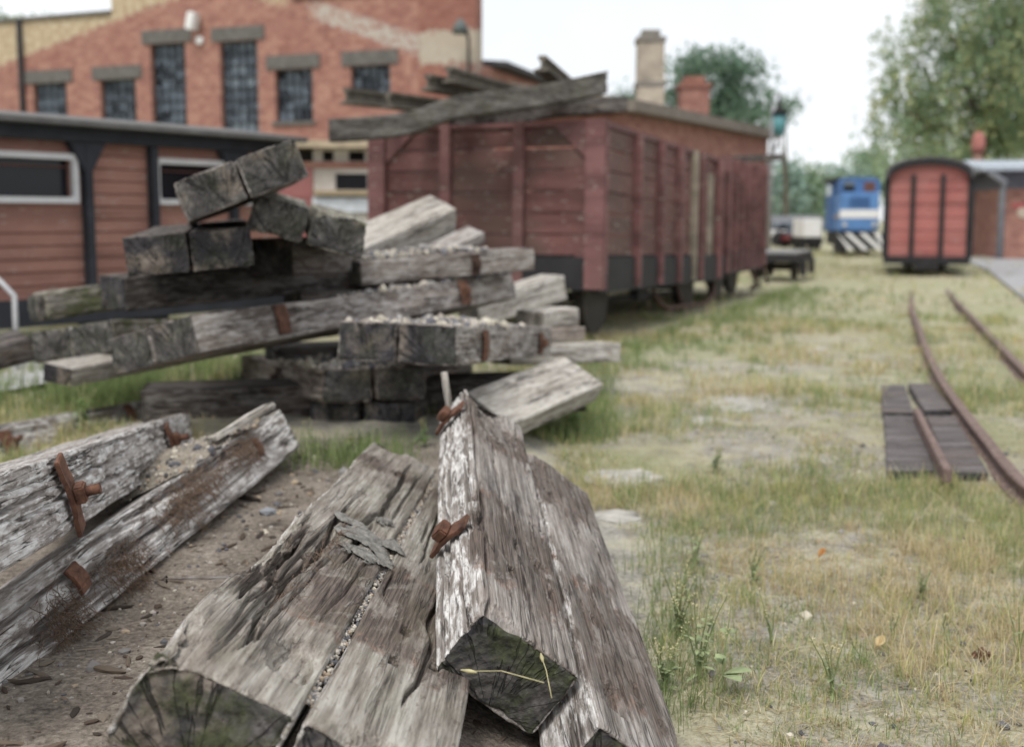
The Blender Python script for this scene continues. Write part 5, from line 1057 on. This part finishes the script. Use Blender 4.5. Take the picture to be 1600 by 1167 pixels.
WSTEM = simple('weed_green', (.2, .24, .11), .7, 0, .3, 20, 0); WSEED = simple('weed_seed', (.4, .36, .2), .8, 0, .3, 40, 0); WLEAF = simple('weed_leaf', (.24, .285, .145), .6, 0, .4, 15, 0); WBRIGHT = simple('weed_bright', (.2, .33, .1), .6, 0, .25, 15, 0)
def leaf(mb, P, d, ln, wd):
    d = d.normalized(); s = d.cross(Vector((0, 0, 1))).normalized(); pts = []
    for t, k_ in ((0, .08), (.3, .8), (.6, 1), (.85, .55), (1, .03)):
        c = P + d * ln * t + Vector((0, 0, -.3 * ln * t * t)); pts.append((c - s * wd * k_ / 2, c + s * wd * k_ / 2))
    for a, b_ in zip(pts, pts[1:]):
        mb.poly([a[0], a[1], b_[1], b_[0]])
def weed(P, H, label, seed, n_leaf=10, leafl=.05, leafw=.018, branches=2, seedy=True, mat=None, grp='tall weeds in the grass'):
    r = random.Random(seed); t = thing('weed_plant', label, 'weed', P, (0, 0, r.uniform(0, 6)), grp); st = MB(); lf = MB(); se = MB()
    for k_ in range(branches):
        a = r.uniform(0, 6.28); ln = H * r.uniform(.65, 1); lx_, ly_ = math.cos(a) * ln * r.uniform(.1, .4), math.sin(a) * ln * r.uniform(.1, .4)
        pts = [Vector((lx_ * (i / 6) ** 1.6 + r.gauss(0, .002), ly_ * (i / 6) ** 1.6 + r.gauss(0, .002), ln * i / 6)) for i in range(7)]
        st.tube(pts, [.0024 * (1 - i / 8) + .0004 for i in range(7)], 5, cap=False)
        for j in range(n_leaf):
            f = r.uniform(.08, .7); i = int(f * 6); p = pts[i].lerp(pts[i + 1], f * 6 - i); b_ = r.uniform(0, 6.28)
            leaf(lf, p, Vector((math.cos(b_), math.sin(b_), r.uniform(.1, .8))), leafl * r.uniform(.5, 1.2) * (1.2 - f), leafw * r.uniform(.7, 1.2))
        if seedy:
            for j in range(34):
                f = r.uniform(.6, 1); i = min(5, int(f * 6)); p = pts[i].lerp(pts[i + 1], f * 6 - i); b_ = r.uniform(0, 6.28); q = p + Vector((math.cos(b_), math.sin(b_), .5)) * r.uniform(.002, .008)
                leaf(se, q, Vector((math.cos(b_), math.sin(b_), 1.2)), .006, .0045)
    st.build('stem', WSTEM, t); lf.build('leaves', mat or WLEAF, t)
    if seedy: se.build('seed_head', WSEED, t)
    else: se.bm.free()
for px, py, H, lab, kw in ((1092, 1062, .3, 'tallest leafy weed at the near right edge of the ridge shaped pair', dict(branches=5, n_leaf=9, leafl=.05, leafw=.013)),
        (1060, 985, .2, 'bushy green weed against the right side of the ridge shaped pair', dict(branches=9, n_leaf=10, leafl=.03, leafw=.009)),
        (1128, 1080, .22, 'weed with one broad oval leaf right of the tallest weed', dict(branches=2, n_leaf=3, leafl=.09, leafw=.04)),
        (1065, 930, .13, 'pale weed leaning over the grass beyond the bushy one', dict(branches=3, n_leaf=6, leafl=.03)),
        (1205, 1000, .15, 'thin weed with pale seed head left of the darkest seed spike', dict(branches=3, n_leaf=3, leafl=.03, leafw=.006)),
        (1393, 1000, .12, 'thin weed with dark green seed spike in the middle of the near grass', dict(branches=2, n_leaf=4, leafl=.03, leafw=.006)),
        (1475, 1010, .13, 'thin seeding stalk just left of the rusty lump', dict(branches=2, n_leaf=3, leafl=.03, leafw=.006)),
        (1590, 1030, .17, 'pale seeding stalk at the right picture edge by the rusty lump', dict(branches=3, n_leaf=3, leafl=.03, leafw=.006)),
        (1118, 735, .14, 'dark green weed in the grass right of the mossy slab', dict(branches=4, n_leaf=9, leafl=.05)),
        (895, 672, .14, 'bright green nettle like weed at the far end of the ridge pair', dict(branches=6, n_leaf=9, leafl=.08, leafw=.04, mat=WBRIGHT, seedy=False)),
        (490, 706, .17, 'slender weed in front of the rear heap, left of two', dict(branches=2, n_leaf=8, leafl=.05)),
        (548, 712, .1, 'spreading low weed in front of the rear heap, right of two', dict(branches=4, n_leaf=8, leafl=.05)),
        (664, 700, .14, 'weed squeezed between the flat pair and the ridge pair', dict(branches=3, n_leaf=8, leafl=.05, mat=WBRIGHT)),
        (128, 660, .3, 'tall pale green weed growing under the left end of the longest pair', dict(branches=6, n_leaf=10, leafl=.06, mat=WBRIGHT)),
        (1175, 905, .14, 'loose pale green weed beyond the thin weed with pale seed head', dict(branches=5, n_leaf=8, leafl=.035, leafw=.01)),
        (1300, 1085, .15, 'wiry seeding weed at the bottom edge left of the pale tan leaf', dict(branches=5, n_leaf=5, leafl=.035, leafw=.007)),
        (1040, 1075, .17, 'leafy weed touching the near right corner of the ridge shaped pair', dict(branches=6, n_leaf=8, leafl=.04, leafw=.011)),
        (1085, 880, .16, 'feathery pale weed standing right of the middle of the ridge pair', dict(branches=5, n_leaf=10, leafl=.035, leafw=.01)),
        (1440, 930, .1, 'small green tuft weed beyond the rusty lump', dict(branches=6, n_leaf=7, leafl=.03, leafw=.008, seedy=False)),
        (20, 530, .3, 'weed clump at the left edge before the brown plank carriage', dict(branches=6, n_leaf=10, leafl=.08))):
    q = gnd(px, py, .15 if px < 700 and py > 640 else 0); q.z = gz1(q.x, q.y); weed(q, H, lab, int(px), **kw)
# two bent grass ears before the mossy end
for A, B_, lab in (((720, 1046, 2.05), (850, 1066, 1.95), 'pale bent grass ear lying across the mossy end of the ridge pair'), ((845, 1020, 2.1), (862, 1090, 2.0), 'short upright grass ear before the mossy end of the ridge pair')):
    a, c = at(*A), at(*B_); mb = MB(); mb.tube([c, c.lerp(a, .5) + Vector((0, 0, .01)), a.lerp(c, .12)], .0011, 5); mb.tube([a.lerp(c, .2), a.lerp(c, .1), a], [.002, .0042, .0012], 6)
    tag(mb.build('grass_ear', WSEED), lab, 'grass ear')
def flat_leaf(px, py, ln, c, label, name='fallen_leaf'):
    q = gnd(px, py, .03); mb = MB(); 
    for s_ in (1, -1):
        pts = [Vector((ln * t, 0, .01 * math.sin(3 * t))) for t in (0, .25, .5, .75, 1)]; e = [Vector((ln * t, s_ * ln * .32 * math.sin(math.pi * t) ** .8, .02 + .012 * t)) for t in (0, .25, .5, .75, 1)]
        for i in range(4): mb.poly([pts[i], pts[i + 1], e[i + 1], e[i]])
    tag(mb.build(name, simple(name + '_' + label[:6].strip().replace(' ', '_'), c, .6, 0, .25, 30), None, (q.x, q.y, gz1(q.x, q.y) + .015), (R(20), R(-15), R(40))), label, 'leaf')
flat_leaf(1278, 858, .035, (.45, .24, .09), 'orange fallen leaf in the dry grass')
flat_leaf(1366, 1003, .04, (.55, .44, .26), 'pale tan fallen leaf on the near sandy ground')
q = gnd(1535, 1018, .02); me = pebbles('rusty_lump', [(0, 0, .012), (.02, .01, .008), (-.015, .012, .007)], [.02, .014, .012], 44, ((.14, .055, .04),)); o_ = mesh_obj('rusty_lump', me, RUST, None, (q.x, q.y, gz1(q.x, q.y))); tag(o_, 'rusty brown lump on the sandy ground at the lower right', 'lump')
rs = np.random.RandomState(31); n = 2600; y = rs.uniform(1.8, 6, n); x = rs.uniform(.3, 1, n) * (.475 * y + .4)
tag(mesh_obj('gravel', pebbles('gravel', np.c_[x, y, gz(x, y)], rs.exponential(.0035, n) + .0015, 33), GRAV), kind='stuff')
# dry straw litter lying flat
n = 22000; y = rs.uniform(1.7, 6.5, n); x = rs.uniform(-.1, 1, n) * (.475 * y + .4); k_ = clear_of(x, y); x, y = x[k_], y[k_]; m = len(x); a = rs.uniform(0, 6.28, m); ln = rs.uniform(.015, .07, m)
c = np.c_[x, y, gz(x, y) + rs.uniform(.002, .012, m)]; d = np.c_[np.cos(a) * ln, np.sin(a) * ln, rs.normal(0, .004, m)]; s2 = np.c_[-np.sin(a), np.cos(a), a * 0] * .0009
V = np.stack([c - d / 2 - s2, c - d / 2 + s2, c + d / 2 + s2, c + d / 2 - s2], 1).reshape(-1, 3); me = np_mesh('straw_litter', V, np.arange(m * 4).reshape(-1, 4), False); tint_attr(me, np.repeat(STRAW[rs.randint(0, 4, m)] * rs.uniform(.7, 1.2, (m, 1)), 4, 0)); tag(mesh_obj('straw_litter', me, GRASS), kind='stuff')
